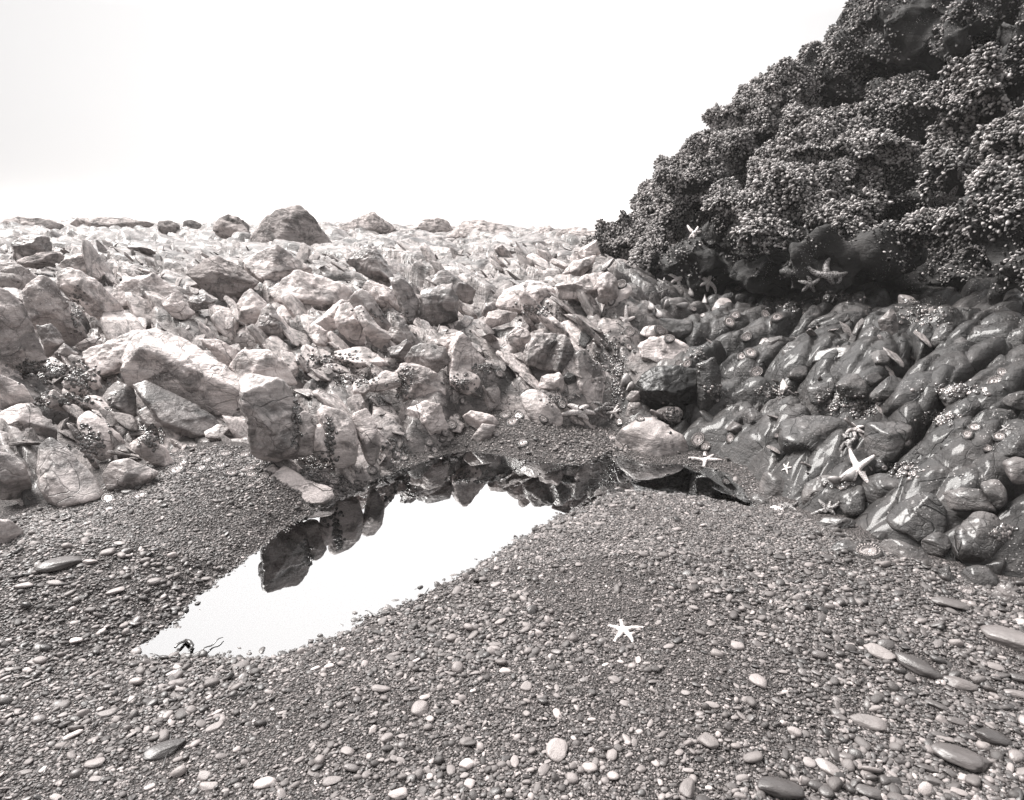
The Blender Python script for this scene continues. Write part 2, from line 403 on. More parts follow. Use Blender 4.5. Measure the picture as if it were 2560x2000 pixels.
b = NB('gravel_sand'); v = b.coord('Object')
vf = b.vor(v, 150, 'F1', 'Color'); ve = b.vor(v, 150, 'F1'); vf2 = b.vor(v, 90, 'F1'); vc2 = b.vor(v, 90, 'F1', 'Color')
col = b.mix(.5, b.ramp(vf, [(.15, tone(.02)), (.5, tone(.11)), (.8, tone(.30)), (.95, tone(.5))]), b.ramp(vc2, [(.2, tone(.03)), (.9, tone(.3))]))
col = b.mix(b.ramp(ve, [(.3, 0.), (.62, .9)]), col, tone(.010))
col = b.mix(b.math('MULTIPLY', b.noise(v, 1.6, 4), .5), col, tone(.03))
hh = b.math('ADD', b.ramp(ve, [(0., 1.), (.6, 0.)]), b.math('MULTIPLY', b.ramp(vf2, [(0., 1.), (.6, 0.)]), 1.6))
b.bsdf(col, .7, b.bump(hh, .006, .9), .25, .0, .2)
M['sand'] = b.m

ax = warp_axis(-4.2, 4.2, 380, 60, 60); ay = warp_axis(-.2, 6.6, 310, 9, 60)
X, Y = np.meshgrid(ax, ay); P2 = np.stack([X.ravel(), Y.ravel()], 1)
gz = Hg(P2); gz = np.where((Y.ravel() > 6.8), gz - .3, gz)
gravel_ground = obj('gravel_beach', grid_mesh('gravel_beach', X, Y, gz.reshape(X.shape)), M['sand'])
tag(gravel_ground, None, None, kind='structure')

ty = np.concatenate([np.geomspace(1.15, 100, 1050)]); tx = np.linspace(-1.25, 1.25, 900)
T, YY = np.meshgrid(tx, ty); XX = T * (YY + .8)
P2 = np.stack([XX.ravel(), YY.ravel()], 1)
bz = Hb(P2)
bed = grid_mesh('bedrock', XX, YY, bz.reshape(XX.shape))
# drop faces buried well under the gravel
P3 = P2
wet_dark = np.clip(sstep(.1, 1.3, P3[:, 0] - .12 * (P3[:, 1] - 3) + .25 * fbm(P3 * 1.3, 3, 91)) * sstep(10, 6, P3[:, 1]) + .45 * sstep(5.2, 3.2, P3[:, 1]) + .4 * sstep(6.2, 8.0, P3[:, 1]) * sstep(2.5, -3, P3[:, 0]) * sstep(26, 16, P3[:, 1]) * sstep(-.25, .35, fbm(P3 * 1.1, 5, 93)), 0, 1)  # wet at right, growth on far reef, near ground between rocks toned darker
at = bed.attributes.new('wet', 'FLOAT', 'POINT'); at.data.foreach_set('value', wet_dark.astype(np.float32))
bedrock = obj('bedrock_ground', bed, M['bed'])
tag(bedrock, None, None, kind='structure')

b = NB('sea_water'); v = b.coord('Object')
fo = b.noise(b.stretch(v, (.05, .5, 1)), 1.0, 6, .6)
b.bsdf(b.mix(b.ramp(fo, [(.5, 0.), (.62, 1.)]), tone(.10, .3), tone(.8, .2)), .3, b.bump(b.noise(b.stretch(v, (.3, 1, 1)), .8, 5), .3, .6))
M['sea'] = b.m
sea = obj('sea', mesh_arrays('sea', np.array([(-4000, 34, -.75), (4000, 34, -.75), (4000, 5000, -.75), (-4000, 5000, -.75)], float), np.array([[0, 1, 2, 3]])), M['sea'])
tag(sea, None, None, kind='structure')
# ------------------------------------------------------------------ boulders
def hull_verts(dirs, N, Hh, p):
    d = np.maximum(dirs @ N.T, 0) / Hh[None, :]
    m = d.max(1, keepdims=True)
    return 1.0 / (m[:, 0] * ((d / m) ** p).sum(1) ** (1 / p))
def roughen(V, c, s, seed, amp=1.0, strata=.5, rnd=False):
    Nn = V - c; Nn /= np.linalg.norm(Nn, axis=1)[:, None]
    Q = V + seed * 3.1
    d = .055 * s * fbm(Q * (1.3 / s), 3, seed) * amp
    ax_ = unit([.55, -.25, .8]); t = Q @ ax_ / (.16 * max(s, .15) ** .6) + 1.2 * gnoise(Q * (1.0 / s), seed + 9)
    f = t - np.floor(t); step = np.where(f < .82, f / .82, (1 - f) / .18)
    hcell = _u(_h(np.floor(t).astype(np.int64), np.zeros(len(t), np.int64), seed=seed))
    d += strata * .05 * s * (step * .5 + hcell - .7)
    if not rnd: d += .012 * fbm(Q * 8, 4, seed + 5) * min(amp, 1.5) + .0035 * gnoise(Q * 40, seed + 6) - .05 * s * np.abs(gnoise(Q * (2.6 / s), seed + 7)) * amp
    else: d += .005 * fbm(Q * 7, 2, seed + 5) * amp - .06 * s * np.abs(gnoise(Q * (1.6 / s), seed + 7)) - .02 * s * np.abs(gnoise(Q * (4.0 / s), seed + 8))
    return V + Nn * d[:, None]
rock_polys = []
def boulder(label, style, mat, tile, pts, thick=.6, name='boulder', D=None, sub=5, sink=.12, rr=None, group=None, lean=None, dz=0.0):
    poly = tp(tile, pts); rock_polys.append((poly, style))
    if style == 'S': poly = poly.mean(0) + (poly - poly.mean(0)) * 1.10
    seed = len(rock_polys) * 7 + 3; rg = np.random.default_rng(seed)
    cx, cy = poly.mean(0)
    size_px = (poly.max(0) - poly.min(0)).mean()
    if style == 'S' or style == 'R':
        bot = poly[np.argmax(poly[:, 1])]
        if D is None:
            h, _ = hit(bot[0], bot[1]);
            D = (h - CAM) @ FWD + .38 * thick * size_px / FPX * ((h - CAM) @ FWD)
        s0 = size_px / FPX * D
        pn = unit([-(cx - 1280) / FPX * .7, -1, .12 if lean is None else lean])
        cen = CAM + ray(cx, cy) * D
    else:                                 # embedded hump: plane follows the slope of the bedrock
        if D is None:
            h, D = hit(cx, cy, z0=dz)
        cen = CAM + ray(cx, cy) * (D - .02)
        poly = poly.mean(0) + (poly - poly.mean(0)) * 1.17
        e = .25; q = np.array([[cen[0] - e, cen[1]], [cen[0] + e, cen[1]], [cen[0], cen[1] - e], [cen[0], cen[1] + e]])
        hh_ = Hb(q, False) if cen[1] < 12 else np.zeros(4)
        tn = unit([-(hh_[1] - hh_[0]) / (2 * e), -(hh_[3] - hh_[2]) / (2 * e), 1])
        tc = unit(CAM - cen); wv = .62 if style == 'E' else .35
        pn = unit(tn * (1 - wv) + tc * wv)
    # outline on plane
    dr = ray(poly[:, 0], poly[:, 1]); t = ((cen - CAM) @ pn) / (dr @ pn); Wp = CAM + dr * t[:, None]
    c = Wp.mean(0); u = unit(np.cross([0, 0, 1], pn)); vv = np.cross(pn, u)
    q2 = np.stack([(Wp - c) @ u, (Wp - c) @ vv], 1)
    # convex hull of outline
    o = sorted(map(tuple, q2))
    def half(L):
        r = []
        for p_ in L:
            while len(r) > 1 and (r[-1][0] - r[-2][0]) * (p_[1] - r[-2][1]) - (r[-1][1] - r[-2][1]) * (p_[0] - r[-2][0]) <= 0: r.pop()
            r.append(p_)
        return r
    hl = half(o)[:-1] + half(o[::-1])[:-1]; q2 = np.array(hl)
    c2 = q2.mean(0); q2 = q2 - c2; c = c + u * c2[0] + vv * c2[1]
    s = math.sqrt(max(1e-6, .5 * abs(sum(q2[k - 1][0] * q2[k][1] - q2[k][0] * q2[k - 1][1] for k in range(len(q2)))))) / 1.8
    N, Hh = [], []
    th = thick * s
    for k in range(len(q2)):
        a = q2[k - 1]; b_ = q2[k]; e = b_ - a; L = np.linalg.norm(e)
        if L < .02 * s: continue
        n2 = np.array([e[1], -e[0]]) / L; h = n2 @ a
        if h < 0: n2, h = -n2, -h
        if h < .05 * s: h = .05 * s
        n3 = n2[0] * u + n2[1] * vv
        if style in 'SR' and n2[1] < -.5: h += sink * s * 1.5      # run the foot into the ground
        f = R(rg.uniform(24, 62)) if n3[2] > .2 else R(rg.uniform(4, 38))
        for sg in ((1, f), (-1, R(rg.uniform(5, 35)))):
            N.append(n3 * math.cos(sg[1]) + sg[0] * pn * math.sin(sg[1])); Hh.append(h * math.cos(sg[1]))
    nf = 3 if style in 'SF' else 4
    for k in range(nf):
        a = rg.uniform(0, 2 * math.pi); tl = rg.uniform(.15, .85) if style != 'F' else rg.uniform(.02, .15)
        N.append(unit(pn + tl * (math.cos(a) * u + math.sin(a) * vv))); Hh.append(th * rg.uniform(.8, 1.1))
    N.append(-pn); Hh.append(th * (1.0 if style in 'SR' else .8))
    N = np.array(N); Hh = np.array(Hh)
    I, F = ico(sub)
    w_ = np.abs(q2).max(0); B = np.stack([u, vv, pn])
    dirs = (I * np.array([w_[0], w_[1], th])) @ B; dirs /= np.linalg.norm(dirs, axis=1)[:, None]
    p = rr * 1.5 if rr else {'S': 70, 'F': 60, 'R': 22, 'E': 9}[style]
    V = c + dirs * hull_verts(dirs, N, Hh, p)[:, None]
    V = roughen(V, c, s, seed, 1.8 if mat == 'far' else 1.1 if style in 'SF' else .8, {'S': .8, 'F': .3, 'R': .35, 'E': .3}[style], style in 'RE')
    base = np.array([c[0], c[1], V[:, 2].min()])
    ob = obj(name, mesh_arrays(name, V - base, F), M[mat], loc=base)
    tag(ob, label, 'rock', group, 'thing')
    return ob
B = boulder
# --- left shore, tile A
B('tall dark leaning slab speckled white with barnacles at the far left edge','S','q','A',[(-160,720),(0,700),(60,715),(150,790),(210,900),(260,1030),(330,1180),(250,1270),(0,1330),(-160,1330)],.55,'rock_slab',sub=6)
B('round-topped barnacled slab standing behind the dark slab at far left','S','q','A',[(-150,520),(0,495),(90,490),(200,530),(280,610),(190,700),(140,760),(-100,760)],.6,'rock_slab')
B('broad grey barnacle-speckled slab between two leaning slabs at left','S','q','A',[(180,700),(320,615),(400,640),(470,720),(540,830),(620,960),(665,1060),(590,1120),(450,1130),(300,1010),(215,880)],.5,'rock_slab',sub=6)
B('long pale ridge sloping down to the right behind the speckled slabs','S','p','A',[(460,570),(540,535),(640,560),(750,640),(860,740),(960,850),(1040,950),(980,1005),(850,950),(700,820),(540,720),(460,640)],.5,'rock_slab',sub=6)
B('small wedge stone lodged below the speckled slabs at left','S','m','A',[(285,985),(400,975),(500,1100),(380,1210),(350,1190)],.6)
B('dark wedge with a smooth top under the broad speckled slab','R','d','A',[(400,1200),(500,1110),(610,1190),(560,1240),(430,1260)],.6)
B('curved thin stone lying at the foot of the speckled slab','R','p','A',[(580,1130),(680,1070),(830,1090),(840,1110),(700,1130),(610,1160)],.6)
B('rounded oblong cobble wedged in a dark cleft on the left shore','R','d','A',[(520,1220),(560,1200),(640,1220),(690,1280),(640,1310),(560,1290)],.7)
B('broad low pale rock with a shaded left face amid the left reef','S','p','A',[(900,720),(960,640),(1060,600),(1200,590),(1290,640),(1360,720),(1480,790),(1270,815),(1100,800),(990,815)],.7,sub=6)
B('light smooth pyramid-shaped stone in the middle of the left reef','S','p','A',[(1265,800),(1350,738),(1510,872),(1460,920),(1330,890)],.6)
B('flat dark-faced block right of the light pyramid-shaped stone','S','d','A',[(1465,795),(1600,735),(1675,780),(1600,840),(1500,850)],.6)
B('very large streaked slab with dark bedding cracks on the left shore','S','p','A',[(1000,1200),(1080,1100),(1230,1020),(1400,1080),(1560,1180),(1700,1290),(1900,1400),(1940,1530),(1880,1620),(1500,1560),(1200,1480),(1000,1320)],.42,'rock_slab',sub=6,lean=.8)
B('pale cracked rock left of the very large streaked slab','S','p','A',[(650,1180),(850,1120),(1000,1040),(1180,1010),(1150,1160),(1000,1270),(820,1340),(710,1300)],.5,sub=6,lean=.7)
B('small white-topped block above the streaked slab','S','p','A',[(1590,1085),(1700,1090),(1850,1160),(1900,1230),(1820,1300),(1690,1210)],.6)
B('coarse textured pale rock behind the standing block with the square top','S','p','A',[(1820,1280),(1900,1180),(2100,1180),(2200,1250),(2280,1400),(2100,1440),(1950,1430)],.6)
B('jumbled dark rock ridge below the far mound on the left reef','S','dk','A',[(1500,560),(1600,470),(1700,440),(1850,520),(1990,620),(1900,700),(1760,760),(1600,660)],.7,sub=6)
B('rounded dark boulder half hidden in the left reef','S','d','A',[(100,330),(230,270),(370,290),(400,360),(380,430),(200,440),(110,420)],.7)
B('pale hummock in front of the dark left reef boulder','S','far','A',[(130,470),(320,410),(400,400),(490,430),(480,480),(300,520),(150,500)],.7)
B('flat pale boulder between the ridge and the left hummock','S','p','A',[(470,500),(560,430),(680,420),(800,560),(740,620),(620,560)],.6)
# --- middle reef, tile B
B('sharp pale pyramid rising left of centre in the reef','S','p','B',[(-20,830),(40,740),(90,703),(150,750),(260,880),(390,1000),(300,1020),(100,960),(0,900)],.7)
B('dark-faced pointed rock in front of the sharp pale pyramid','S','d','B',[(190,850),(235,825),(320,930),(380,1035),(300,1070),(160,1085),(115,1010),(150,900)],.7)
B('smooth light stone at the left foot of the twin peaks','S','p','B',[(530,1020),(560,960),(680,1020),(770,1110),(740,1145),(600,1105)],.6)
B('bright sloping fin leading up to the twin peaks','S','p','B',[(570,960),(700,850),(780,783),(825,795),(780,930),(700,1020)],.6)
B('front one of the twin peaks with a shaded right side','S','p','B',[(735,930),(780,830),(850,788),(900,880),(990,1020),(975,1115),(850,1070),(760,990)],.6,sub=6)
B('long white ridge running down from the twin peaks','S','p','B',[(890,850),(960,838),(1040,950),(1160,1060),(1120,1190),(1000,1070)],.6)
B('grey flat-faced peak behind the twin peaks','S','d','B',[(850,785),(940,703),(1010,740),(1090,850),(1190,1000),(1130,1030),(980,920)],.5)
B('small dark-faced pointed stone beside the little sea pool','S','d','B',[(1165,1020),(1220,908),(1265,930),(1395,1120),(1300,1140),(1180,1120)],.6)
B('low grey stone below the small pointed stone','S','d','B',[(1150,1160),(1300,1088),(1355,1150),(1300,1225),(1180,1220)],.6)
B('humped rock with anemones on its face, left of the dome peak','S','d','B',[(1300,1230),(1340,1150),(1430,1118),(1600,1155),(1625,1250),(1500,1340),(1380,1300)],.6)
B('tall dome-shaped peak with a shaded hollow near the centre','S','p','B',[(1615,1270),(1635,1130),(1720,1038),(1780,1090),(1880,1220),(1910,1300),(1720,1360),(1630,1350)],.7,sub=6)
B('sloping slab against the left side of the dome peak','S','p','B',[(1545,1110),(1600,1050),(1730,1022),(1700,1080),(1620,1170)],.6)
B('dark triangular rock standing alone in the pale middle reef','S','d','B',[(850,470),(1000,352),(1060,380),(1130,490),(1200,595),(1100,615),(980,560)],.7,sub=6)
B('large smooth white boulder in the middle of the reef','S','p','B',[(250,690),(380,620),(470,540),(600,580),(750,650),(870,680),(900,750),(760,840),(500,820),(330,800)],.8,sub=6,rr=9)
B('veined pale crag above the large smooth white boulder','S','p','B',[(30,480),(150,410),(290,365),(400,430),(500,500),(560,560),(380,640),(180,600),(60,540)],.7,sub=6)
B('leaning grey slab beside the dark gully in mid reef','S','d','B',[(1480,610),(1600,550),(1680,600),(1850,700),(1820,800),(1720,770),(1620,660)],.5,'rock_slab')
B('square stepped block in the dark gully of mid reef','S','d','B',[(1410,730),(1540,672),(1650,660),(1690,790),(1700,910),(1520,950),(1410,900)],.6)
B('pale boulder at the left edge of the dark gully','S','p','B',[(960,710),(1010,630),(1180,700),(1240,800),(1250,900),(1130,860)],.7)
B('tall dark-sided rock overhanging the little sea pool','S','d','B',[(1170,620),(1260,598),(1350,700),(1400,790),(1380,960),(1290,920),(1220,760)],.6)
B('flat pale triangular slab lying below the twin peaks','F','p','B',[(740,1180),(930,1150),(1050,1200),(1130,1280),(900,1295),(760,1230)],.3,'rock_slab')
B('big dark mussel-covered mound on the left horizon','S','dk','B',[(40,380),(120,260),(200,130),(310,60),(400,38),(500,60),(560,170),(700,300),(740,400),(300,420)],.9,sub=6,rr=8,D=9.6)
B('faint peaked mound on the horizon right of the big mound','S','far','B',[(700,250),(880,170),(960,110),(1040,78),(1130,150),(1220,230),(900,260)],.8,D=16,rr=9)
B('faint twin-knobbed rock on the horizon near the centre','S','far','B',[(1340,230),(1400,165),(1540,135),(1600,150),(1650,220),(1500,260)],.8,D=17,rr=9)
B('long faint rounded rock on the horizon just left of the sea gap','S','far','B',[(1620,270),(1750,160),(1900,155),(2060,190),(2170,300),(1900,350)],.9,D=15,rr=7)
B('dark low rock on the horizon left of the big mound','S','dk','A',[(1230,220),(1240,165),(1340,158),(1400,200),(1390,250),(1280,260)],.8,D=13,rr=9)
B('dark knobbly rock on the horizon beside the low rock','S','dk','A',[(1420,220),(1440,160),(1500,155),(1570,190),(1580,250),(1480,270)],.8,D=17,rr=9)
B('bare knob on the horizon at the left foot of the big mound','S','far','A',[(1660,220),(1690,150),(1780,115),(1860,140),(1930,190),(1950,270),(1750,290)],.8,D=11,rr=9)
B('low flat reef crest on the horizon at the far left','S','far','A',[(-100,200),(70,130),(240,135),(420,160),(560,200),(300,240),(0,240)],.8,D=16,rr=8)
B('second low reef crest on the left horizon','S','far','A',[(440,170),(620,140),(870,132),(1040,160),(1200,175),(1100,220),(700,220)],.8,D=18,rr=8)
# --- tile C
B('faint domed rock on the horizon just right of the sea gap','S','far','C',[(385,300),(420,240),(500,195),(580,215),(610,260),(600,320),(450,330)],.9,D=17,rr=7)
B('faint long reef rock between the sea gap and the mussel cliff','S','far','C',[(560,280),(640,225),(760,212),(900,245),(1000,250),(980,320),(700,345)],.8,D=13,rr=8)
B('large smooth light boulder left of the cliff foot','S','p','C',[(135,800),(200,700),(330,640),(460,635),(560,660),(620,740),(600,810),(450,860),(250,870)],.8,sub=6,rr=10)
B('smooth bright hood-shaped boulder at the cliff foot','S','m','C',[(900,690),(940,585),(1000,550),(1060,620),(1070,720),(1010,800),(920,770)],.8,rr=10)
B('pale sloping rock running up to the hood-shaped boulder','S','p','C',[(600,660),(760,610),(960,545),(960,700),(800,760),(620,750)],.6,sub=6)
B('light slab leaning at the left foot of the mussel cliff','S','p','C',[(660,560),(720,480),(860,450),(900,430),(880,510),(780,570)],.6,'rock_slab')
B('pale block behind the light slab near the cliff edge','S','p','C',[(700,420),(780,370),(900,320),(930,400),(860,450),(740,470)],.6)
B('small dark-ended stone left of the smooth light boulder','R','d','C',[(0,900),(40,800),(110,790),(140,830),(50,910)],.7)
B('flat-topped stone in front of the smooth light boulder','R','p','C',[(60,870),(150,850),(310,880),(260,930),(120,940),(80,990),(20,980)],.6)
B('bright rounded stone with a dark underside in mid slope','S','p','C',[(215,1050),(290,985),(380,1020),(400,1070),(350,1140),(240,1120)],.7,rr=12)
B('wide block with a deep shaded front in mid slope','S','d','C',[(340,1200),(360,1120),(430,1050),(560,1050),(620,1090),(560,1260),(500,1300),(380,1260)],.6,sub=6)
B('barrel-shaped pale rock beside the wide shaded block','S','d','C',[(500,1280),(560,1130),(620,1060),(700,1090),(735,1190),(720,1290),(640,1340),(530,1310)],.7,sub=6,rr=11)
B('smooth rounded rock with blotchy dark stains above the gravel bay','S','d','C',[(700,1450),(740,1200),(820,1170),(900,1260),(1000,1400),(1065,1560),(1060,1640),(880,1610),(760,1540)],.7,sub=6,rr=12)
B('flat pale oval slab on top of the dark block right of centre','F','p','C',[(1260,1150),(1340,1080),(1480,1080),(1600,1140),(1645,1190),(1560,1265),(1400,1280),(1280,1230)],.35,'rock_slab',sub=6)
B('ribbed flat rock above the flat pale oval slab','E','m','C',[(1250,1040),(1300,980),(1400,975),(1480,1030),(1440,1070),(1300,1070)],.4)
B('low wet rock with fluted edge below the cluster of big mussels','E','w','C',[(1340,970),(1400,920),(1520,930),(1660,940),(1650,1040),(1540,1090),(1420,1030)],.45)
B('leaning rock left of the low fluted rock','E','m','C',[(1050,720),(1120,640),(1180,650),(1190,700),(1100,860),(1050,820)],.5)
B('tilted wet slab right of the cluster of big mussels','E','m','C',[(1760,940),(1860,760),(1950,740),(1970,830),(1900,960),(1800,960)],.3,'rock_slab')
B('wet tapering rock pointing down right of the anemone ledge','E','w','C',[(1900,1140),(2000,1030),(2184,920),(2150,1050),(2000,1150),(1940,1170)],.4)
# --- front left, tile F
B('great tongue-shaped boulder with a thin crack reaching the gravel','R','m','F',[(250,620),(400,580),(560,720),(700,850),(825,1030),(700,1110),(500,1150),(400,1090),(280,960),(245,780)],.6,sub=6,lean=.7)
B('smooth ridge of rock above the great tongue-shaped boulder','R','p','F',[(-60,420),(120,340),(250,330),(400,480),(560,700),(480,680),(250,600),(80,560),(-60,560)],.5,sub=6,lean=.7)
B('rounded boulder right of the great tongue-shaped boulder','R','m','F',[(785,900),(860,790),(1000,755),(1080,790),(1225,860),(1160,935),(1040,1000),(850,1040),(800,970)],.7,sub=6)
B('thin dark fin of rock between two smooth boulders at left','R','d','F',[(510,480),(560,500),(700,700),(785,850),(740,860),(600,660)],.6)
B('small smooth cone among the dark anemone beds at left','R','p','F',[(350,350),(380,240),(420,220),(500,280),(580,390),(480,400)],.6)
B('white-edged bent stone at the end of the left rocks','S','p','F',[(1080,600),(1180,560),(1250,650),(1370,810),(1300,840),(1180,790),(1040,650)],.6)
B('rounded pale block with a dark groove on its left','R','d','F',[(785,280),(830,190),(920,148),(1040,210),(1075,300),(1070,440),(1000,430),(880,380)],.6,sub=6,lean=.5)
B('stained low rock right of the rounded pale block','R','d','F',[(1055,400),(1150,350),(1300,400),(1400,520),(1360,590),(1250,580),(1130,520)],.6,lean=.5)
B('long narrow rock with a black shaded underside on the left shore','S','d','F',[(1080,190),(1160,172),(1250,230),(1500,340),(1650,430),(1705,500),(1660,550),(1480,570),(1330,520),(1260,320)],.5,sub=6,lean=.6)
B('small flat stone in the shadow gap beside the standing block','F','m','F',[(1600,560),(1700,500),(1800,540),(1720,610),(1620,610)],.4)
B('cracked grey rock below the smooth ridge at the left edge','R','d','F',[(-60,700),(60,720),(200,800),(250,960),(150,1100),(-60,1110)],.5,sub=6)
B('low cracked rock half buried in gravel at the left edge','R','m','F',[(-80,1230),(80,1250),(185,1330),(180,1390),(60,1440),(-80,1450)],.4)
B('pale rounded block at the left edge above the smooth ridge','R','p','F',[(-60,90),(100,150),(180,190),(280,330),(150,350),(-60,370)],.6)
B('cracked flat rock surface amid the left crevices','E','p','F',[(600,470),(700,400),(870,520),(990,640),(900,740),(760,790),(650,620)],.3,sub=6)
B('smooth knob between anemone crevices on the left shore','R','p','F',[(480,180),(540,100),(640,180),(680,260),(650,310),(520,250)],.6)
B('stepped pale stone below the rounded oblong cobble','R','p','F',[(640,120),(700,60),(760,130),(800,210),(740,230),(670,170)],.6)
# --- front centre, tile G
B('standing square-topped block with a small black hollow near the pool','S','m','G',[(20,185),(100,150),(240,150),(350,190),(430,300),(490,420),(480,560),(440,725),(300,735),(180,750),(85,700),(50,500)],.75,sub=6,D=3.66,sink=.05,lean=.30)
B('rounded buttress directly right of the square-topped block','R','p','G',[(440,430),(490,380),(560,410),(600,480),(600,640),(580,720),(520,750),(420,750),(430,560)],.6,D=3.68,sink=.1)
B('narrow smooth rib between two bulging blocks by the pool','R','p','G',[(580,500),(640,500),(695,580),(700,790),(620,790),(560,750),(570,620)],.6,D=3.72,sink=.1)
B('large bulging white-topped block above the left pool bank','R','p','G',[(585,410),(640,342),(820,400),(890,480),(935,640),(915,790),(800,835),(690,800),(720,600),(620,500)],.6,sub=6,D=3.78,sink=.1)
B('rounded leaning block right of the large bulging block','R','p','G',[(860,410),(980,358),(1060,480),(1115,670),(1065,810),(990,810),(935,700),(900,540)],.6,sub=6,D=3.88,sink=.1)
B('low tapering rock at the right end of the bulging blocks','R','p','G',[(1000,500),(1090,555),(1185,660),(1240,790),(1130,740),(1060,600)],.6,D=3.98,sink=.1)
B('flat kite-shaped pale slab lying on the gravel left of the pool','F','p','G',[(370,855),(270,915),(250,985),(450,1110),(650,1100),(705,1050),(680,1000),(520,930)],.16,'rock_slab',sub=6)
B('white angular stone between the square block and the kite-shaped slab','S','p','G',[(280,785),(310,738),(400,790),(530,885),(460,890),(330,840)],.5)
B('small white wedge left of the kite-shaped slab','F','p','G',[(190,855),(260,825),(330,880),(260,900)],.5)
B('small pale stone among anemones right of the white angular stone','R','p','G',[(590,850),(620,822),(690,850),(700,880),(620,885)],.6)
B('arched rock sheltering a dark hollow left of centre','S','p','G',[(1210,110),(1260,40),(1340,28),(1530,110),(1600,200),(1595,340),(1500,310),(1340,310),(1250,250)],.6,sub=6)
B('blocky cracked rock standing at the head of the gravel','S','p','G',[(1310,380),(1440,330),(1560,345),(1605,500),(1555,535),(1480,575),(1390,575),(1330,440)],.6,sub=6)
B('triangular shaded rock with a round anemone right of the blocky rock','S','d','G',[(1625,240),(1660,208),(1720,270),(1815,300),(1730,415),(1640,385)],.6)
B('big rounded dark-stained boulder above the gravel bay','R','d','G',[(1820,330),(1890,150),(1980,130),(2060,230),(2065,320),(1985,405),(1900,405)],.7,sub=6)
B('flat cracked slab left of the big rounded stained boulder','E','p','G',[(1640,60),(1700,40),(1860,130),(1880,210),(1830,300),(1740,260),(1640,200)],.35)
B('low light rock where the gravel bay begins','R','p','G',[(1720,440),(1800,388),(1980,430),(2020,485),(1920,560),(1780,515)],.4)
B('smooth finger of rock poking into the gravel bay','R','m','G',[(1810,590),(1890,490),(2000,510),(1950,640),(1850,650)],.5)
B('long pale slab across the slope above the arched rock','F','p','G',[(1010,170),(1130,100),(1210,110),(1240,190),(1130,220),(1020,220)],.4,'rock_slab')
B('rounded pale slab left of the arched rock','F','p','G',[(880,200),(920,150),(1000,160),(1020,230),(960,270),(890,260)],.4)
# --- centre right, tile H
B('dark overhung rock with a sheer black face right of centre','S','k','H',[(1230,190),(1260,110),(1400,60),(1560,50),(1690,90),(1700,420),(1500,430),(1300,390)],.6,sub=6,rr=30)
B('tall fluted column of wet rock right of the black face','R','w','H',[(1680,20),(1830,-40),(1890,100),(1880,290),(1770,470),(1690,420)],.6,sub=6)
B('pale fluted hump reaching into the right arm of the pool','E','m','H',[(1020,670),(1120,520),(1300,440),(1440,490),(1620,600),(1740,700),(1700,810),(1380,825),(1150,830),(1030,730)],.34,sub=6)
B('cracked pale rock tongue ending at the gravel bay','E','m','H',[(300,260),(420,230),(540,290),(640,420),(650,490),(600,525),(430,510),(350,400)],.4,sub=6)
B('bright-edged slab above the cracked rock tongue','S','p','H',[(450,210),(490,130),(620,100),(705,200),(690,270),(560,240)],.5,'rock_slab')
B('small upright wet stone at the foot of the black face','R','d','H',[(1130,430),(1160,330),(1250,325),(1300,400),(1270,480),(1140,500)],.6)
B('low ribbed stone below the black face','E','m','H',[(1350,420),(1420,370),(1530,360),(1605,400),(1590,490),(1480,480)],.4)
B('dark round stone under a white crest above the gravel bay','R','w','H',[(630,140),(680,90),(750,110),(760,160),(690,190)],.7)
B('rounded stone wedged above the upright wet stone','R','m','H',[(1140,290),(1180,240),(1260,240),(1250,310),(1180,330)],.6)
# --- right-hand bedrock, tile I and E
B('wide barrel-shaped wet hump left of the curled sea star pile','E','w','I',[(300,480),(400,440),(600,432),(760,448),(845,475),(840,590),(780,690),(740,765),(600,755),(420,765),(290,690)],.5,sub=6)
B('block-jointed wet hump right of the curled sea star pile','E','w','I',[(945,500),(1050,468),(1240,468),(1320,520),(1270,660),(1165,795),(1010,785),(925,700)],.45,sub=6)
B('notched wet boulder with a pale top above the barrel-shaped hump','E','w','I',[(715,190),(780,120),(880,108),(960,200),(955,300),(850,300),(740,265)],.55)
B('angular wet boulder with a black underside, right of the notched one','E','w','I',[(975,270),(1060,180),(1180,98),(1225,150),(1255,240),(1130,310),(1000,320)],.55)
B('long smooth wet back of rock curving down over the right slope','E','w','I',[(1240,150),(1400,90),(1560,68),(1615,120),(1560,260),(1400,465),(1250,435),(1080,425),(1200,290)],.4,sub=6)
B('egg-shaped wet boulder nested in a cleft at upper right','E','w','I',[(1520,270),(1580,200),(1680,188),(1745,250),(1705,330),(1590,380)],.7)
B('light-banded oblong boulder leaning below the egg-shaped one','E','w','I',[(1480,505),(1700,315),(1800,288),(1845,360),(1780,455),(1660,570),(1560,545)],.5,sub=6)
B('shiny dome-shaped stone between anemone hollows at right','E','w','I',[(1530,690),(1570,620),(1650,588),(1720,640),(1765,760),(1700,808),(1560,775)],.7)
B('big smooth wet boulder cut off by the right edge of the picture','E','w','I',[(1910,765),(2050,580),(2184,475),(2320,600),(2320,750),(2100,770)],.5,sub=6)
B('rounded wet hump directly below the white sea star','E','w','I',[(915,920),(1020,878),(1180,898),(1300,960),(1225,1055),(1110,1160),(1000,1170),(915,1050)],.45,sub=6)
B('largest smooth wet hump low on the right bedrock','E','w','I',[(1105,1170),(1230,1055),(1400,1015),(1500,1060),(1585,1200),(1565,1360),(1400,1430),(1180,1330),(1105,1260)],.38,sub=6)
B('flat wet shelf with a pale right end above the largest hump','E','w','I',[(1500,1040),(1700,1000),(1835,1010),(1965,1180),(1830,1165),(1590,1165)],.35)
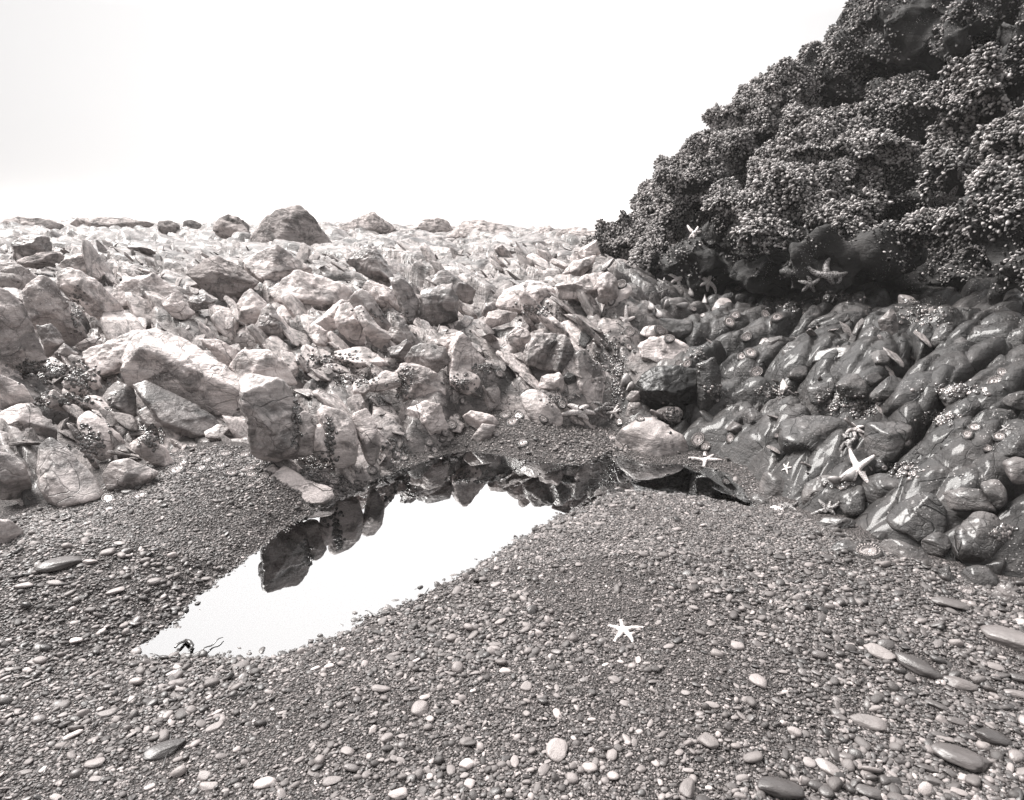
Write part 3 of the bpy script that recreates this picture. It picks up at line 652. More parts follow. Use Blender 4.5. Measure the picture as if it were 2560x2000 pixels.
B('massive rounded boulder at the lower right corner of the bedrock','E','w','I',[(1630,1400),(1720,1245),(1830,1165),(1965,1200),(2110,1330),(2000,1490),(1900,1580),(1700,1580),(1620,1490)],.5,sub=6)
B('stained upright hump touching the left of the largest hump','E','w','I',[(745,1150),(735,1030),(850,978),(925,980),(955,1100),(935,1190),(810,1220)],.45)
B('pale layered wedge above the flat sea star pile','E','n','I',[(448,1060),(478,960),(600,898),(700,898),(755,960),(725,1060),(705,1135),(480,1145)],.35,sub=6)
B('light cracked ledge right of the pool tip','E','n','I',[(78,1015),(118,900),(200,868),(380,960),(452,1000),(440,1100),(200,1095),(90,1055)],.35,sub=6)
B('shiny round knob at the right tip of the pool','E','w','I',[(50,1060),(110,1040),(190,1090),(205,1140),(120,1155),(60,1110)],.6)
B('low shiny stone with a bright top left of the big anemone','E','w','I',[(650,1490),(720,1418),(800,1398),(895,1450),(860,1520),(700,1535)],.5)
B('small rounded hump at the lower edge of the bedrock','E','w','I',[(1380,1410),(1480,1335),(1595,1358),(1625,1450),(1560,1530),(1400,1510)],.45)
B('stacked knob of rock at the left of the barrel-shaped hump','E','w','I',[(-20,410),(60,368),(165,440),(140,500),(0,510)],.5)
B('shadowed rounded block above the tiny anemone cleft','E','w','I',[(495,210),(600,178),(710,165),(690,260),(600,335),(520,335)],.5)
B('pale-topped block at the right edge above the banded boulder','E','w','I',[(1950,285),(2184,245),(2300,300),(2184,395),(2050,360)],.5)
B('bright-fronted stone at the right edge below the cut-off boulder','E','n','I',[(2025,790),(2110,758),(2300,800),(2300,930),(2110,970),(2045,880)],.5)
B('light notched stone above the massive corner boulder','E','n','I',[(1845,965),(1970,925),(2055,1020),(2055,1125),(1970,1170),(1895,1085)],.55)
B('rounded stone in the crack under the white sea star mussels','E','w','I',[(940,850),(980,800),(1080,800),(1120,850),(1040,890)],.5)
B('slanting wet block low between two humps on the right slope','E','w','I',[(1290,740),(1400,760),(1560,800),(1700,880),(1740,960),(1600,940),(1400,860)],.4)
B('dark lobe of rock right of the flat sea star pile','E','w','I',[(560,1300),(620,1220),(860,1240),(880,1330),(720,1380)],.3)
B('smooth tail of rock meeting the gravel below the big anemone','E','w','I',[(1000,1480),(1080,1380),(1260,1420),(1400,1500),(1540,1620),(1380,1640),(1180,1560)],.35,sub=6)
B('pale triangular foot of rock where bedrock meets gravel at lower right','E','n','S',[(1960,490),(2040,375),(2184,470),(2200,520),(2100,530)],.4)
B('dark rounded foot stone beside the pale triangular foot','E','w','S',[(1780,330),(1850,270),(1960,280),(2040,370),(1960,480),(1820,400)],.55)
B('split knob of rock beside the lowest anemone','E','w','S',[(1660,300),(1730,275),(1760,370),(1740,400),(1670,350)],.55)
B('long sinuous wet ridge under the barnacled shelf at right','E','w','E',[(690,900),(800,800),(850,730),(930,708),(945,790),(860,905),(790,930)],.6)
B('smooth elongated wet stone at the foot of the sinuous ridge','E','w','E',[(570,970),(680,925),(790,870),(830,930),(740,990),(620,1000)],.6)
B('low wet stone left of the elongated one','E','w','E',[(490,990),(560,920),(700,880),(740,900),(600,1000)],.5)
B('rounded wet stone with a bright spot on the upper right slope','E','w','E',[(430,840),(520,768),(640,758),(610,830),(480,895)],.5)
B('cracked round wet rock in the middle of the right slope','E','w','E',[(895,1130),(900,1060),(980,988),(1080,1008),(1095,1090),(1080,1170),(950,1180)],.55,sub=6)
B('light-topped triangular rock left on the right slope','E','n','E',[(125,1140),(180,1078),(300,1058),(315,1120),(200,1165)],.5)
B('bright smooth block above a black hollow on the right slope','E','n','E',[(295,1210),(340,1108),(450,1108),(505,1240),(450,1290),(320,1275)],.6)
B('satin wet shoulder of rock at far right mid slope','E','w','E',[(1410,1120),(1540,958),(1640,955),(1645,1050),(1600,1130),(1500,1150)],.6)
B('square wet block beside the satin shoulder','E','w','E',[(1740,1070),(1780,995),(1930,965),(1965,1060),(1900,1140),(1780,1130)],.55)
B('barnacle-flecked grey shelf at the foot of the cliff','F','b','E',[(1200,520),(1260,415),(1420,350),(1700,325),(1785,370),(1775,470),(1600,550),(1300,550)],.35,'rock_slab',sub=6)
B('smooth grey shelf with few white flecks, nearest the right edge','F','b','E',[(1560,610),(1750,455),(1930,415),(2055,450),(2010,530),(1900,640),(1720,630)],.35,'rock_slab',sub=6)
B('upright polished cone of rock below the shelves','R','n','E',[(1035,940),(1120,900),(1140,840),(1185,850),(1205,960),(1205,1050),(1150,1070),(1060,1030)],.6)
B('ribbed pale flake of rock under the barnacle-flecked shelf','E','n','E',[(1205,740),(1300,748),(1410,860),(1300,880),(1215,870)],.4)
B('slim curved rib of light rock left of the cracked round one','E','n','E',[(790,1150),(880,960),(930,905),(940,950),(870,1120),(830,1155)],.5)
B('layered flat rock lined with white fragments','F','w','E',[(555,1270),(580,1185),(800,1145),(935,1168),(885,1235),(700,1260)],.35,'rock_slab')
B('dark boulder tilted against the layered flat rock','E','w','E',[(930,1240),(960,1180),(1100,1170),(1150,1240),(1100,1300),(960,1290)],.5)
B('ridge of pale-topped rock high on the right slope','E','n','E',[(1570,1240),(1640,1100),(1700,1065),(1800,1150),(1820,1230),(1700,1260)],.55)
B('white-splashed column of rock at the right edge','R','b','E',[(1930,620),(1990,570),(2080,570),(2060,700),(1980,880),(1900,900),(1890,760)],.6,sub=6)
B('dark long rock under the barnacled ledge line','E','w','E',[(905,690),(1000,650),(1150,610),(1165,680),(1060,730),(950,740)],.45)
B('rounded grey stone perched under the shelf edge','E','n','E',[(1190,600),(1220,560),(1320,570),(1340,620),(1250,650)],.6)

# ------------------------------------------------------------------ the cliff: union of lumps, closed and remeshed
lumps = [(1335,505,80,80,6.3,1),(1385,545,48,75,5.9,1),(1430,420,70,90,6.0,1),(1500,385,85,95,5.9,1),(1530,325,85,75,5.9,1),(1600,265,90,85,5.9,1),
 (1680,215,100,100,5.8,.8),(1770,160,110,100,5.7,.6),(1850,90,100,110,5.4,.35),(1960,60,130,150,5.2,.15),(1560,440,60,60,5.0,.6),(1690,420,150,95,4.7,1),(1620,490,80,55,4.6,1),
 (1790,470,75,52,4.45,1),(1700,330,120,70,5.1,1),(1850,320,105,80,4.8,1),(1780,260,120,60,5.3,.8),(1920,240,110,90,5.1,.5),(1960,420,110,130,4.7,.25),(1860,430,70,60,4.7,.7),
 (1740,560,110,70,4.3,.1),(1860,540,110,70,4.3,.15),(1500,560,110,95,5.3,.15),(1620,590,90,50,4.9,.1),(2075,190,80,95,4.0,1),(2030,330,70,90,4.3,.6),(2040,60,70,80,4.6,.2),
 (2150,300,60,60,3.5,1),(2130,390,65,60,3.5,.9),(2090,470,90,60,3.6,.6),(2010,480,90,50,4.0,.5),(2140,450,60,70,3.3,.35),(2170,120,80,130,4.0,.25),(2200,560,90,110,3.2,.2),
 (2270,300,110,300,3.3,.4),(2250,-20,220,150,4.6,.12),(2060,-60,170,90,5.1,.2),(1250,560,45,45,6.8,.9)]
LC, LR, LD = [], [], []
allV, allF, off = [], [], 0
for i, (x, y, rx, ry, D, den) in enumerate(lumps):
    D *= 1.17
    rxm, rym = .87 * rx * K / FPX * D, .87 * ry * K / FPX * D; rz = .95 * min(rxm, rym) + .12
    c = CAM + ray(x * K, y * K) * (D + rz * .9)
    I, F = ico(4); dirs = I
    V = dirs * np.array([rxm, rz, rym]) * (1 + .10 * fbm(dirs * 2.2 + i * 9, 3, i)[:, None] + .10 * (np.abs(gnoise(dirs * 1.6 + i * 5, i + 3)) - .3)[:, None])
    allV.append(V + c); allF.append(F + off); off += len(V); LC.append(c); LR.append([rxm, rz, rym]); LD.append(den)
back = [(1500,470,170,110,7.2),(1640,360,170,190,7.2),(1800,300,190,230,7.0),(2000,250,240,300,6.6),(1900,520,260,140,5.6),(2230,300,260,380,5.6),(1620,560,200,90,6.3),(2150,560,160,140,4.4),(2050,600,190,80,4.6)]
for i, (x, y, rx, ry, D) in enumerate(back):
    D *= 1.12
    rxm, rym = rx * K / FPX * D, ry * K / FPX * D
    c = CAM + ray(x * K, y * K) * (D + .55); V = ico(4)[0] * np.array([rxm, max(.6, rxm * .8), rym])
    V *= (1 + .06 * fbm(ico(4)[0] * 2 + i * 9, 3, i + 40)[:, None])
    allV.append(V + c); allF.append(ico(4)[1] + off); off += len(V)
def evaluated(o):
    SC.view_layers[0].update()
    dg = bpy.context.evaluated_depsgraph_get(); ev = o.evaluated_get(dg); me = ev.to_mesh()
    V = np.empty(len(me.vertices) * 3, np.float32); me.vertices.foreach_get('co', V)
    me.calc_loop_triangles(); F = np.empty(len(me.loop_triangles) * 3, np.int32); me.loop_triangles.foreach_get('vertices', F)
    ev.to_mesh_clear(); return V.reshape(-1, 3).astype(float), F.reshape(-1, 3)
tmp = obj('cliff_tmp', mesh_arrays('cliff_tmp', np.vstack(allV), np.vstack(allF), False))
rm = tmp.modifiers.new('r', 'REMESH'); rm.mode = 'VOXEL'; rm.voxel_size = .03; rm.adaptivity = 0
CV, CF = evaluated(tmp); bpy.data.objects.remove(tmp)
def vnormals(V, F):
    fn = np.cross(V[F[:, 1]] - V[F[:, 0]], V[F[:, 2]] - V[F[:, 0]]); N = np.zeros_like(V)
    for k in range(3): np.add.at(N, F[:, k], fn)
    return N / np.maximum(np.linalg.norm(N, axis=1), 1e-9)[:, None], fn
CN, _ = vnormals(CV, CF)
dsp = .15 * fbm(CV * 1.6, 4, 300) - .16 * 2.2 * np.abs(gnoise(CV * 1.7, 330)) + .045 * fbm(CV * 6, 3, 310)
q = CV @ unit([.5, -.3, .8]) / .33 + .9 * gnoise(CV * 1.1, 320); f_ = q - np.floor(q)
dsp += .07 * (np.where(f_ < .8, f_ / .8, (1 - f_) / .2) - .5)
CV = CV + CN * dsp[:, None] * .9
CN, CFN = vnormals(CV, CF)
cliff = obj('cliff', mesh_arrays('cliff', CV, CF), M['b'])
tag(cliff, 'dark sea cliff covered in mussels rising at the right of the photo', 'cliff')

# ------------------------------------------------------------------ mussels
def mussel_mesh(name, s):
    I, F = ico(3 if s else 2); V = I.copy()
    t = V[:, 2]; wd = .20 + .09 * t - .10 * t * t
    V[:, 0] *= wd * 1.35; V[:, 1] *= wd * .85; V[:, 0] += .12 * t * t
    V[:, 1] += np.sign(V[:, 1]) * .012
    V[:, 2] = (t + 1) * .5 * 1.15
    V[:, 0] *= 1 + .03 * np.sin(t * 26); V[:, 1] *= 1 + .04 * np.sin(t * 26)
    return mesh_arrays(name, V, F)
def mussel_mat(name, lo, hi, tipc, coat):
    b = NB(name); v = b.coord('Object'); oi = b.n('ShaderNodeObjectInfo').outputs['Random']
    g = b.ramp(oi, [(0., tone(lo)), (.6, tone(lo * .6 + hi * .3)), (1., tone(hi))])
    sx = b.n('ShaderNodeSeparateXYZ'); b.l(v, sx.inputs[0])
    ring = b.noise(b.stretch(v, (1, 1, 14)), 2.0, 3); g = b.mix(.5, g, b.ramp(ring, [(.3, .4), (.7, 1.)]), 'MULTIPLY')
    nz = b.noise(v, 6, 5, .7); top = b.math('ADD', sx.outputs[2], b.math('MULTIPLY', nz, .5))
    g = b.mix(b.math('MULTIPLY', b.ramp(top, [(.70, 0.), (1.15, 1.)]), b.ramp(oi, [(.15, .08), (.9, .95)])), g, tone(tipc, .7))
    b.bsdf(g, .5, b.bump(b.math('ADD', nz, ring), .004, .6), .3, coat, .25)
    return b.m
M['mus'] = mussel_mat('mussel_shell', .005, .045, .50, .06)
M['bigmus'] = mussel_mat('large_mussel_shell', .05, .22, .50, .6)
mm = [mussel_mesh('mussel', True), mussel_mesh('mussel', False)]
for m_ in mm: m_.materials.append(M['mus'])
LC, LR, LD = np.array(LC), np.array(LR), np.array(LD)
area = .5 * np.linalg.norm(CFN, axis=1); fc = CV[CF].mean(1); fn = CFN / np.maximum(2 * area, 1e-12)[:, None]
dl = np.sqrt((((fc[:, None] - LC[None]) / LR[None]) ** 2).sum(-1)); near = dl.argmin(1); den = LD[near]
den = np.clip(den * (1.0 + 1.1 * fbm(fc * 2.4, 3, 500)), 0, 1.0)
den = np.where((LD[near] > .85), np.maximum(den, .6), den) * sstep(-.75, -.25, fbm(fc * 1.5 + 40, 3, 507) + .6 * (LD[near] - .5))
den *= sstep(-.75, -.2, fn[:, 2] + .35 * gnoise(fc * 2, 12))
tc = CAM - fc; facing = (fn * tc).sum(1) / np.linalg.norm(tc, axis=1)
vis = facing > -.15
low = fc[:, 2] > .95 + .08 * gnoise(fc * 3, 6)
wgt = area * den * vis * low
NM = int(min(150000, wgt.sum() * 6000)); pick = rng.choice(len(CF), NM, p=wgt / wgt.sum())
bc = rng.dirichlet([1, 1, 1], NM); mp = (CV[CF[pick]] * bc[:, :, None]).sum(1); mn = fn[pick]
mdir = mn * 1.0 + np.array([-.25, -.2, -.45]) + rng.normal(0, .26, (NM, 3)); mdir /= np.linalg.norm(mdir, axis=1)[:, None]
msz = .034 * rng.lognormal(0, .25, NM) * (.65 + .35 * np.clip(LD[near[pick]] + .2, 0, 1)); mpx = msz / ((mp - CAM) @ FWD)
mp -= mn * (msz * .25)[:, None]
def quat_to(dirv, spin):
    q_ = Vector(dirv).to_track_quat('Z', 'Y'); return q_ @ __import__('mathutils').Quaternion((0, 0, 1), spin)

# geometry-nodes scatter used for uncountable masses only
def scatter(name, pos, eul, scl, meshes, idx, label, cat, mats=None):
    n = len(pos); me = bpy.data.meshes.new(name + '_points'); me.vertices.add(n)
    me.vertices.foreach_set('co', np.asarray(pos, np.float32).ravel())
    a = me.attributes.new('rot', 'FLOAT_VECTOR', 'POINT'); a.data.foreach_set('vector', np.asarray(eul, np.float32).ravel())
    a = me.attributes.new('scl', 'FLOAT_VECTOR', 'POINT'); a.data.foreach_set('vector', np.asarray(scl, np.float32).ravel())
    a = me.attributes.new('idx', 'INT', 'POINT'); a.data.foreach_set('value', np.asarray(idx, np.int32))
    cl = bpy.data.collections.new(name + '_kinds')
    for k, m_ in enumerate(meshes):
        o_ = bpy.data.objects.new('%s_kind_%02d' % (name, k), m_); cl.objects.link(o_)
    ng = bpy.data.node_groups.new(name, 'GeometryNodeTree')
    ng.interface.new_socket('Geometry', in_out='INPUT', socket_type='NodeSocketGeometry'); ng.interface.new_socket('Geometry', in_out='OUTPUT', socket_type='NodeSocketGeometry')
    N_ = ng.nodes.new; gi = N_('NodeGroupInput'); go = N_('NodeGroupOutput')
    ci = N_('GeometryNodeCollectionInfo'); ci.inputs['Collection'].default_value = cl
    ci.inputs['Separate Children'].default_value = True; ci.inputs['Reset Children'].default_value = True
    ip = N_('GeometryNodeInstanceOnPoints'); ip.inputs['Pick Instance'].default_value = True
    def at_(nm, dt):
        x = N_('GeometryNodeInputNamedAttribute'); x.data_type = dt; x.inputs['Name'].default_value = nm; return x.outputs['Attribute']
    L_ = ng.links.new
    er = N_('FunctionNodeEulerToRotation'); L_(at_('rot', 'FLOAT_VECTOR'), er.inputs[0])
    L_(gi.outputs[0], ip.inputs['Points']); L_(ci.outputs[0], ip.inputs['Instance']); L_(er.outputs[0], ip.inputs['Rotation'])
    L_(at_('scl', 'FLOAT_VECTOR'), ip.inputs['Scale']); L_(at_('idx', 'INT'), ip.inputs['Instance Index']); L_(ip.outputs[0], go.inputs[0])
    o_ = obj(name, me); md = o_.modifiers.new('scatter', 'NODES'); md.node_group = ng
    tag(o_, label, cat, kind='stuff'); return o_
meul = np.array([quat_to(d, s).to_euler()[:] for d, s in zip(mdir, rng.uniform(0, 6.28, NM))])
# the nearest, largest-looking 290 are objects of their own
scr = lambda p: np.stack([1280 + FPX * ((p - CAM) @ RT) / ((p - CAM) @ FWD), 1000 - FPX * ((p - CAM) @ UP) / ((p - CAM) @ FWD)], -1)
sp_ = scr(mp); inf = (sp_[:, 0] > 15) & (sp_[:, 0] < 2545) & (sp_[:, 1] > 15) & (facing[pick] > .25)
order = np.argsort(-(mpx * inf * (facing[pick] + .3)))[:290]; solo = np.zeros(NM, bool); solo[order] = True
for k in order:
    o_ = bpy.data.objects.new('mussel', mm[0]); o_.location = mp[k]; o_.rotation_euler = meul[k]; o_.scale = (msz[k],) * 3
    SC.collection.objects.link(o_); tag(o_, 'pale-tipped mussel shell among those packed on the dark cliff', 'mussel', 'mussels nearest on the cliff face')
rest = ~solo
scatter('mussel_bed', mp[rest], meul[rest], np.repeat(msz[rest][:, None], 3, 1), mm, rng.integers(0, 2, rest.sum()),
        'dense bed of small mussels covering the cliff', 'mussel bed')
# ------------------------------------------------------------------ loose broken rock between the big ones
def inside(px, py, poly):
    return poly_sd(np.array([[px, py]]), poly)[0] < 0
fill = []
for k in range(14):
    rg = np.random.default_rng(900 + k); rounded = k >= 7
    N = rg.normal(0, 1, (13, 3)); N /= np.linalg.norm(N, axis=1)[:, None]; N = np.vstack([N, [[0, 0, 1], [0, 0, -1], [1, 0, 0], [-1, 0, 0], [0, 1, 0], [0, -1, 0]]])
    Hh = np.append(rg.uniform(.55, 1.0, 13), [.7, .7, 1.1, 1.1, .9, .9]) * (1 if not rounded else 1)
    I, F = ico(4); V = I * hull_verts(I, N, Hh, 60 if not rounded else 10)[:, None] * (np.array([1.0, .72, .55]) if rounded else np.array([1.15, .8, .36])) * .5
    V = roughen(V, np.zeros(3), .45, 70 + k, .8, .4, rounded)
    fill.append({c: None for c in 'pmwqn'}); fill[k]['VF'] = (V, F)
def fill_mesh(k, c):
    if fill[k][c] is None:
        m_ = mesh_arrays('rock', *fill[k]['VF']); m_.materials.append(M[c]); fill[k][c] = m_
    return fill[k][c]
FL = {'p': ('small pale broken rock lying among the larger rocks of the left reef', 'small broken rocks on the left reef'),
      'q': ('small barnacled rock lying on the far reef', 'small rocks on the far reef'),
      'm': ('small damp rock wedged on the slope between reef and cliff', 'small damp rocks on the middle slope'),
      'w': ('small wet rock wedged in the dark bedrock at right', 'small wet rocks on the right bedrock')}
big = [p for p, s in rock_polys]; bbs = [(*p.min(0), *p.max(0)) for p in big]
cnt = 0; placed = []; _n = 1500
CX, CY = rng.uniform(-40, 1500, _n), 600 + 700 * rng.beta(1.3, 1.6, _n); HP, HD, HK = hit_many(CX, CY); HS = poly_sd(HP[:, :2], GRAV)
for px, py, h, D, ok_, sd_1 in zip(CX, CY, HP, HD, HK, HS):
    if cnt >= 120: break
    if any(b_[0] < px < b_[2] and b_[1] < py < b_[3] and inside(px, py, p) for p, b_ in zip(big, bbs)): continue
    if not ok_ or D > 16 or sd_1 < .06: continue
    s = rng.lognormal(4.1, .42) * (1.15 if py > 750 else .7); s = min(s, 160) / FPX * D
    if h[0] > -.4 and D < 6: c = 'm' if rng.random() < .6 else 'p'
    elif D > 8: c = 'q'
    else: c = 'p'
    k = int(rng.integers(0, 7))
    o_ = bpy.data.objects.new('rock', fill_mesh(k, c)); SC.collection.objects.link(o_)
    o_.scale = (s * rng.uniform(.8, 1.3), s * rng.uniform(.7, 1.1), s * rng.uniform(.6, 1.1))
    o_.location = h + np.array([0, s * .25, -s * .08]); o_.rotation_euler = (rng.normal(0, .25), R(40) + rng.normal(0, .18), R(-35) + rng.normal(0, .35))
    tag(o_, FL[c][0], 'rock', FL[c][1]); cnt += 1
cnt = 0; _n = 4000          # wet rounded rock packed over the right-hand slope
CX, CY = rng.uniform(1380, 2640, _n), rng.uniform(700, 1500, _n); HP, HD, HK = hit_many(CX, CY); HS = poly_sd(HP[:, :2], GRAV)
for px, py, h, D, ok_, sd_1 in zip(CX, CY, HP, HD, HK, HS):
    if cnt >= 28: break
    if not ok_ or D > 7.5 or h[0] < .25 or sd_1 < .07: continue
    s = max(.08, min(.26, rng.lognormal(-1.9, .4)))
    ins_ = any(b_[0] < px < b_[2] and b_[1] < py < b_[3] and inside(px, py, p) for p, b_ in zip(big, bbs))
    if ins_ and (rng.random() < .9 or s > .15): continue
    if any((h[0] - a_) ** 2 + (h[1] - b_) ** 2 + (h[2] - c_) ** 2 < (.36 * (s + s_)) ** 2 for a_, b_, c_, s_ in placed): continue
    placed.append((*h, s)); c = 'w' if rng.random() < .75 else 'n'
    o_ = bpy.data.objects.new('rock', fill_mesh(int(rng.integers(7, 14)), c)); SC.collection.objects.link(o_)
    o_.scale = (s * rng.uniform(1.1, 1.6), s * rng.uniform(1.0, 1.4), s * rng.uniform(.9, 1.3))
    o_.location = h + np.array([0, s * .12, -s * .22]); o_.rotation_euler = (R(28) + rng.normal(0, .25), R(-18) + rng.normal(0, .25), R(25) + rng.normal(0, .6))
    tag(o_, FL['w'][0], 'rock', FL['w'][1]); cnt += 1

# rubble too plentiful to count, filling the ground between the rocks
nr_ = 3500; Yr = np.exp(rng.uniform(math.log(3.0), math.log(8.5), nr_)); Xr = rng.uniform(-.95, .6, nr_) * (Yr + .3)
Pr = np.stack([Xr, Yr], 1); okr = (poly_sd(Pr, GRAV) > .03) & ~((Xr > .5) & (Yr < 6.5) & (rng.random(nr_) < .8)) & ~((Xr > .15 * Yr) & (Yr > 5.0) & (Yr < 9))
Pr = Pr[okr]; nr_ = len(Pr); sr = .015 * Pr[:, 1] ** .7 * rng.lognormal(0, .55, nr_)
zr = Hb(Pr); rot_ = np.column_stack([rng.normal(0, .25, nr_), R(35) + rng.normal(0, .25, nr_), R(-35) + rng.normal(0, .9, nr_)])
rub = [mesh_arrays('fragment', *fill[k]['VF']) for k in range(5)] + [mesh_arrays('fragment', *fill[k]['VF']) for k in range(5)]
for k, m_ in enumerate(rub): m_.materials.append(M['q' if k < 5 else 'm'])
def rubble_late():
    ix = np.where(rng.random(nr_) < sstep(-2.5, .6, Pr[:, 0]) * .7 * (Pr[:, 1] < 8) + .15, rng.integers(5, 10, nr_), rng.integers(0, 5, nr_))
    scatter('rubble', np.column_stack([Pr, zr + sr * .12]), rot_, np.stack([sr * 1.3, sr, sr * .8], 1), rub, ix, 'broken rock fragments filling the ground between the boulders', 'rubble')
rubble_late()

# ------------------------------------------------------------------ placing things on what the scene already holds
SC.view_layers[0].update()
DG = bpy.context.evaluated_depsgraph_get()
from mathutils.bvhtree import BVHTree
_tr = {}; _ob = []
for o_ in SC.collection.objects:
    if o_.type == 'MESH' and o_.name.split('.')[0] in ('rock', 'boulder', 'rock_slab', 'cliff', 'bedrock_ground', 'gravel_beach'):
        mw = o_.matrix_world; bb = np.array([mw @ Vector(c_) for c_ in o_.bound_box]); _ob.append((o_, bb.mean(0), np.linalg.norm(bb - bb.mean(0), axis=1).max()))
_c = np.array([q[1] for q in _ob]); _r = np.array([q[2] for q in _ob])
def trace(org, d, dist=200.0):
    t = (_c - org) @ d; dd = np.linalg.norm(_c - org - t[:, None] * d, axis=1)
    best = (None, None, dist)
    for k in np.where((dd < _r) & (t > -_r) & (t - _r < dist))[0]:
        o_ = _ob[k][0]; key = o_.data.name
        if key not in _tr: _tr[key] = BVHTree.FromObject(bpy.data.objects[o_.name], DG)
        mi = o_.matrix_world.inverted(); lo = mi @ Vector(org); ld = (mi.to_3x3() @ Vector(d)); sc = ld.length
        l_, n_, i_, s_ = _tr[key].ray_cast(lo, ld / sc, best[2] * sc)
        if l_ is not None and s_ / sc < best[2]:
            nn = (mi.to_3x3().transposed() @ n_).normalized(); best = (np.array(o_.matrix_world @ l_), np.array(nn), s_ / sc)
    return best
def cast(px, py, smooth=.03):
    def one(x, y): return trace(CAM, unit(ray(x, y)))[:2]
    p, n = one(px, py)
    if p is None: return None, None
    D = (p - CAM) @ FWD; ns = []
    for dx, dy in ((0, 0), (1, 0), (-1, 0), (0, 1), (0, -1)):
        q, m = one(px + dx * smooth / D * FPX, py + dy * smooth / D * FPX)
        if q is not None and np.linalg.norm(q - p) < smooth * 4: ns.append(m if m @ (CAM - q) > 0 else -m)
    return p, unit(np.sum(ns, 0)) if ns else n
def down(p, n, reach):
    return trace(p + n * reach, -n, reach * 2)[0]

# ------------------------------------------------------------------ sea stars
def star_mat(name, base, ridge, sc):
    b = NB(name); v = b.coord('Object')
    e = b.vor(b.warp(v, 20, .02), sc, 'DISTANCE_TO_EDGE'); rdg = b.ramp(e, [(.06, 1.), (.16, 0.)])
    sp = b.ramp(b.vor(v, sc * 2.6, 'F1'), [(.2, 1.), (.35, 0.)])
    c = b.mix(b.math('MAXIMUM', rdg, b.math('MULTIPLY', sp, .55)), tone(base), tone(ridge, .6))
    h = b.math('ADD', rdg, b.math('MULTIPLY', sp, .7))
    b.bsdf(c, .5, b.bump(h, .004, .9), .5, .2, .3); return b.m
M['s1'] = star_mat('pale_sea_star', .50, .80, 70)
M['s2'] = star_mat('mottled_sea_star', .06, .34, 60)
M['s3'] = star_mat('dark_sea_star', .035, .16, 60)
def star(label, px, py, span, arms, mat, fat=1.0, lift=.0, grp=None):
    p, n = cast(px, py, .05)
    if p is None: return
    tc = unit(CAM - p); n = unit(n + .8 * tc + np.array([0, 0, .1]))
    D = (p - CAM) @ FWD; L = span / FPX * D * .50
    u = unit(RT - n * (RT @ n)); v = np.cross(n, u)
    V = [np.zeros(3) + n * .17 * L]; E = []; Rr = [.25 * L * fat]
    for (a, ln, curl) in arms:
        prev = 0; ang = R(a); q = np.zeros(2); last = .0
        for j in range(1, 7):
            st = L * ln / 6; ang2 = ang + R(curl) * (j / 6) ** 1.3
            q = q + st * np.array([math.cos(ang2), math.sin(ang2)])
            w_ = p + q[0] * u + q[1] * v; g = down(w_, n, .09)
            hgt = last if g is None else float(np.clip((g - w_) @ n, last - .35 * st, last + .35 * st)); last = hgt
            rad = L * fat * (.17, .165, .15, .13, .10, .055)[j - 1]
            V.append(q[0] * u + q[1] * v + n * (hgt + rad * .7)); Rr.append(rad); E.append((prev, len(V) - 1)); prev = len(V) - 1
    me = bpy.data.meshes.new('t'); me.from_pydata([tuple(x) for x in V], E, [])
    o_ = bpy.data.objects.new('t', me); SC.collection.objects.link(o_)
    sk = o_.modifiers.new('s', 'SKIN'); sk.use_smooth_shade = True
    ss = o_.modifiers.new('ss', 'SUBSURF'); ss.levels = 2; ss.render_levels = 2
    for i_, sv in enumerate(me.skin_vertices[0].data): sv.radius = (Rr[i_], Rr[i_]); sv.use_root = i_ == 0
    SV, SF = evaluated(o_); bpy.data.objects.remove(o_)
    hN = SV @ n; SV = SV - n[None] * (hN * .0)[:, None]
    o_ = obj('starfish', mesh_arrays('starfish', SV, SF), M[mat], loc=p + n * lift)
    tag(o_, label, 'starfish', grp); return o_
A5 = lambda a0, c=0, ln=1.0: [(a0 + 72 * k, ln * (1 + .08 * math.sin(k * 2.3 + a0)), c * (1 if k % 2 else -.6)) for k in range(5)]
star('pale five-armed sea star lying alone on the gravel', 1559, 1578, 92, [(92, .95, 5), (22, 1.15, -30), (-52, 1.1, -35), (-128, 1.05, 5), (148, 1.0, -8)], 's1', .85)
star('white sea star with straight arms clinging to the right bedrock', 2143, 1172, 100, [(100, 1.15, -10), (32, 1.15, 5), (-72, .95, 0), (-130, .75, 30), (-160, 1.0, 10)], 's1', .95, .005)
star('curled mottled sea star hanging just above the white one', 2122, 1108, 75, [(80, .9, 60), (10, .8, 70), (-100, 1.3, 60), (170, 1.0, 120), (120, .9, -80)], 's2', 1.0)
star('small pale sea star at the top of the curled sea star pile', 2138, 1073, 55, [(100, .9, 30), (30, .8, -30), (-40, .9, 20), (-120, 1.0, 60), (170, .9, 60)], 's1', 1.1)
star('little pale sea star in a crack left of the white one', 1967, 1172, 42, [(60, 1., 10), (110, 1., -10), (-10, .7, 0), (-90, .8, 0), (170, .7, 0)], 's1', .8)
star('flat mottled sea star curled along the foot of the right bedrock', 2075, 1273, 80, [(10, 1.2, 60), (80, .5, 0), (150, .9, -40), (185, 1.3, 20), (-60, .5, 0)], 's2', .9)
star('speckled sea star bunched beside the right tip of the pool', 1972, 1268, 62, [(10, 1., 40), (90, .7, 30), (160, .9, -40), (200, .9, 20), (-60, .8, 0)], 's2', 1.0)
star('lumpy pale sea star at the pool edge left of the speckled one', 1943, 1272, 42, [(20, .8, 40), (100, .8, 30), (160, .9, -40), (-130, .9, 20), (-50, .9, 0)], 's1', 1.2)
star('sea star with outspread arms at the waterline of the right pool arm', 1764, 1152, 72, [(85, .95, 0), (35, .9, 15), (-15, 1.1, 10), (-110, .9, 0), (168, 1.2, -10)], 's1', .85)
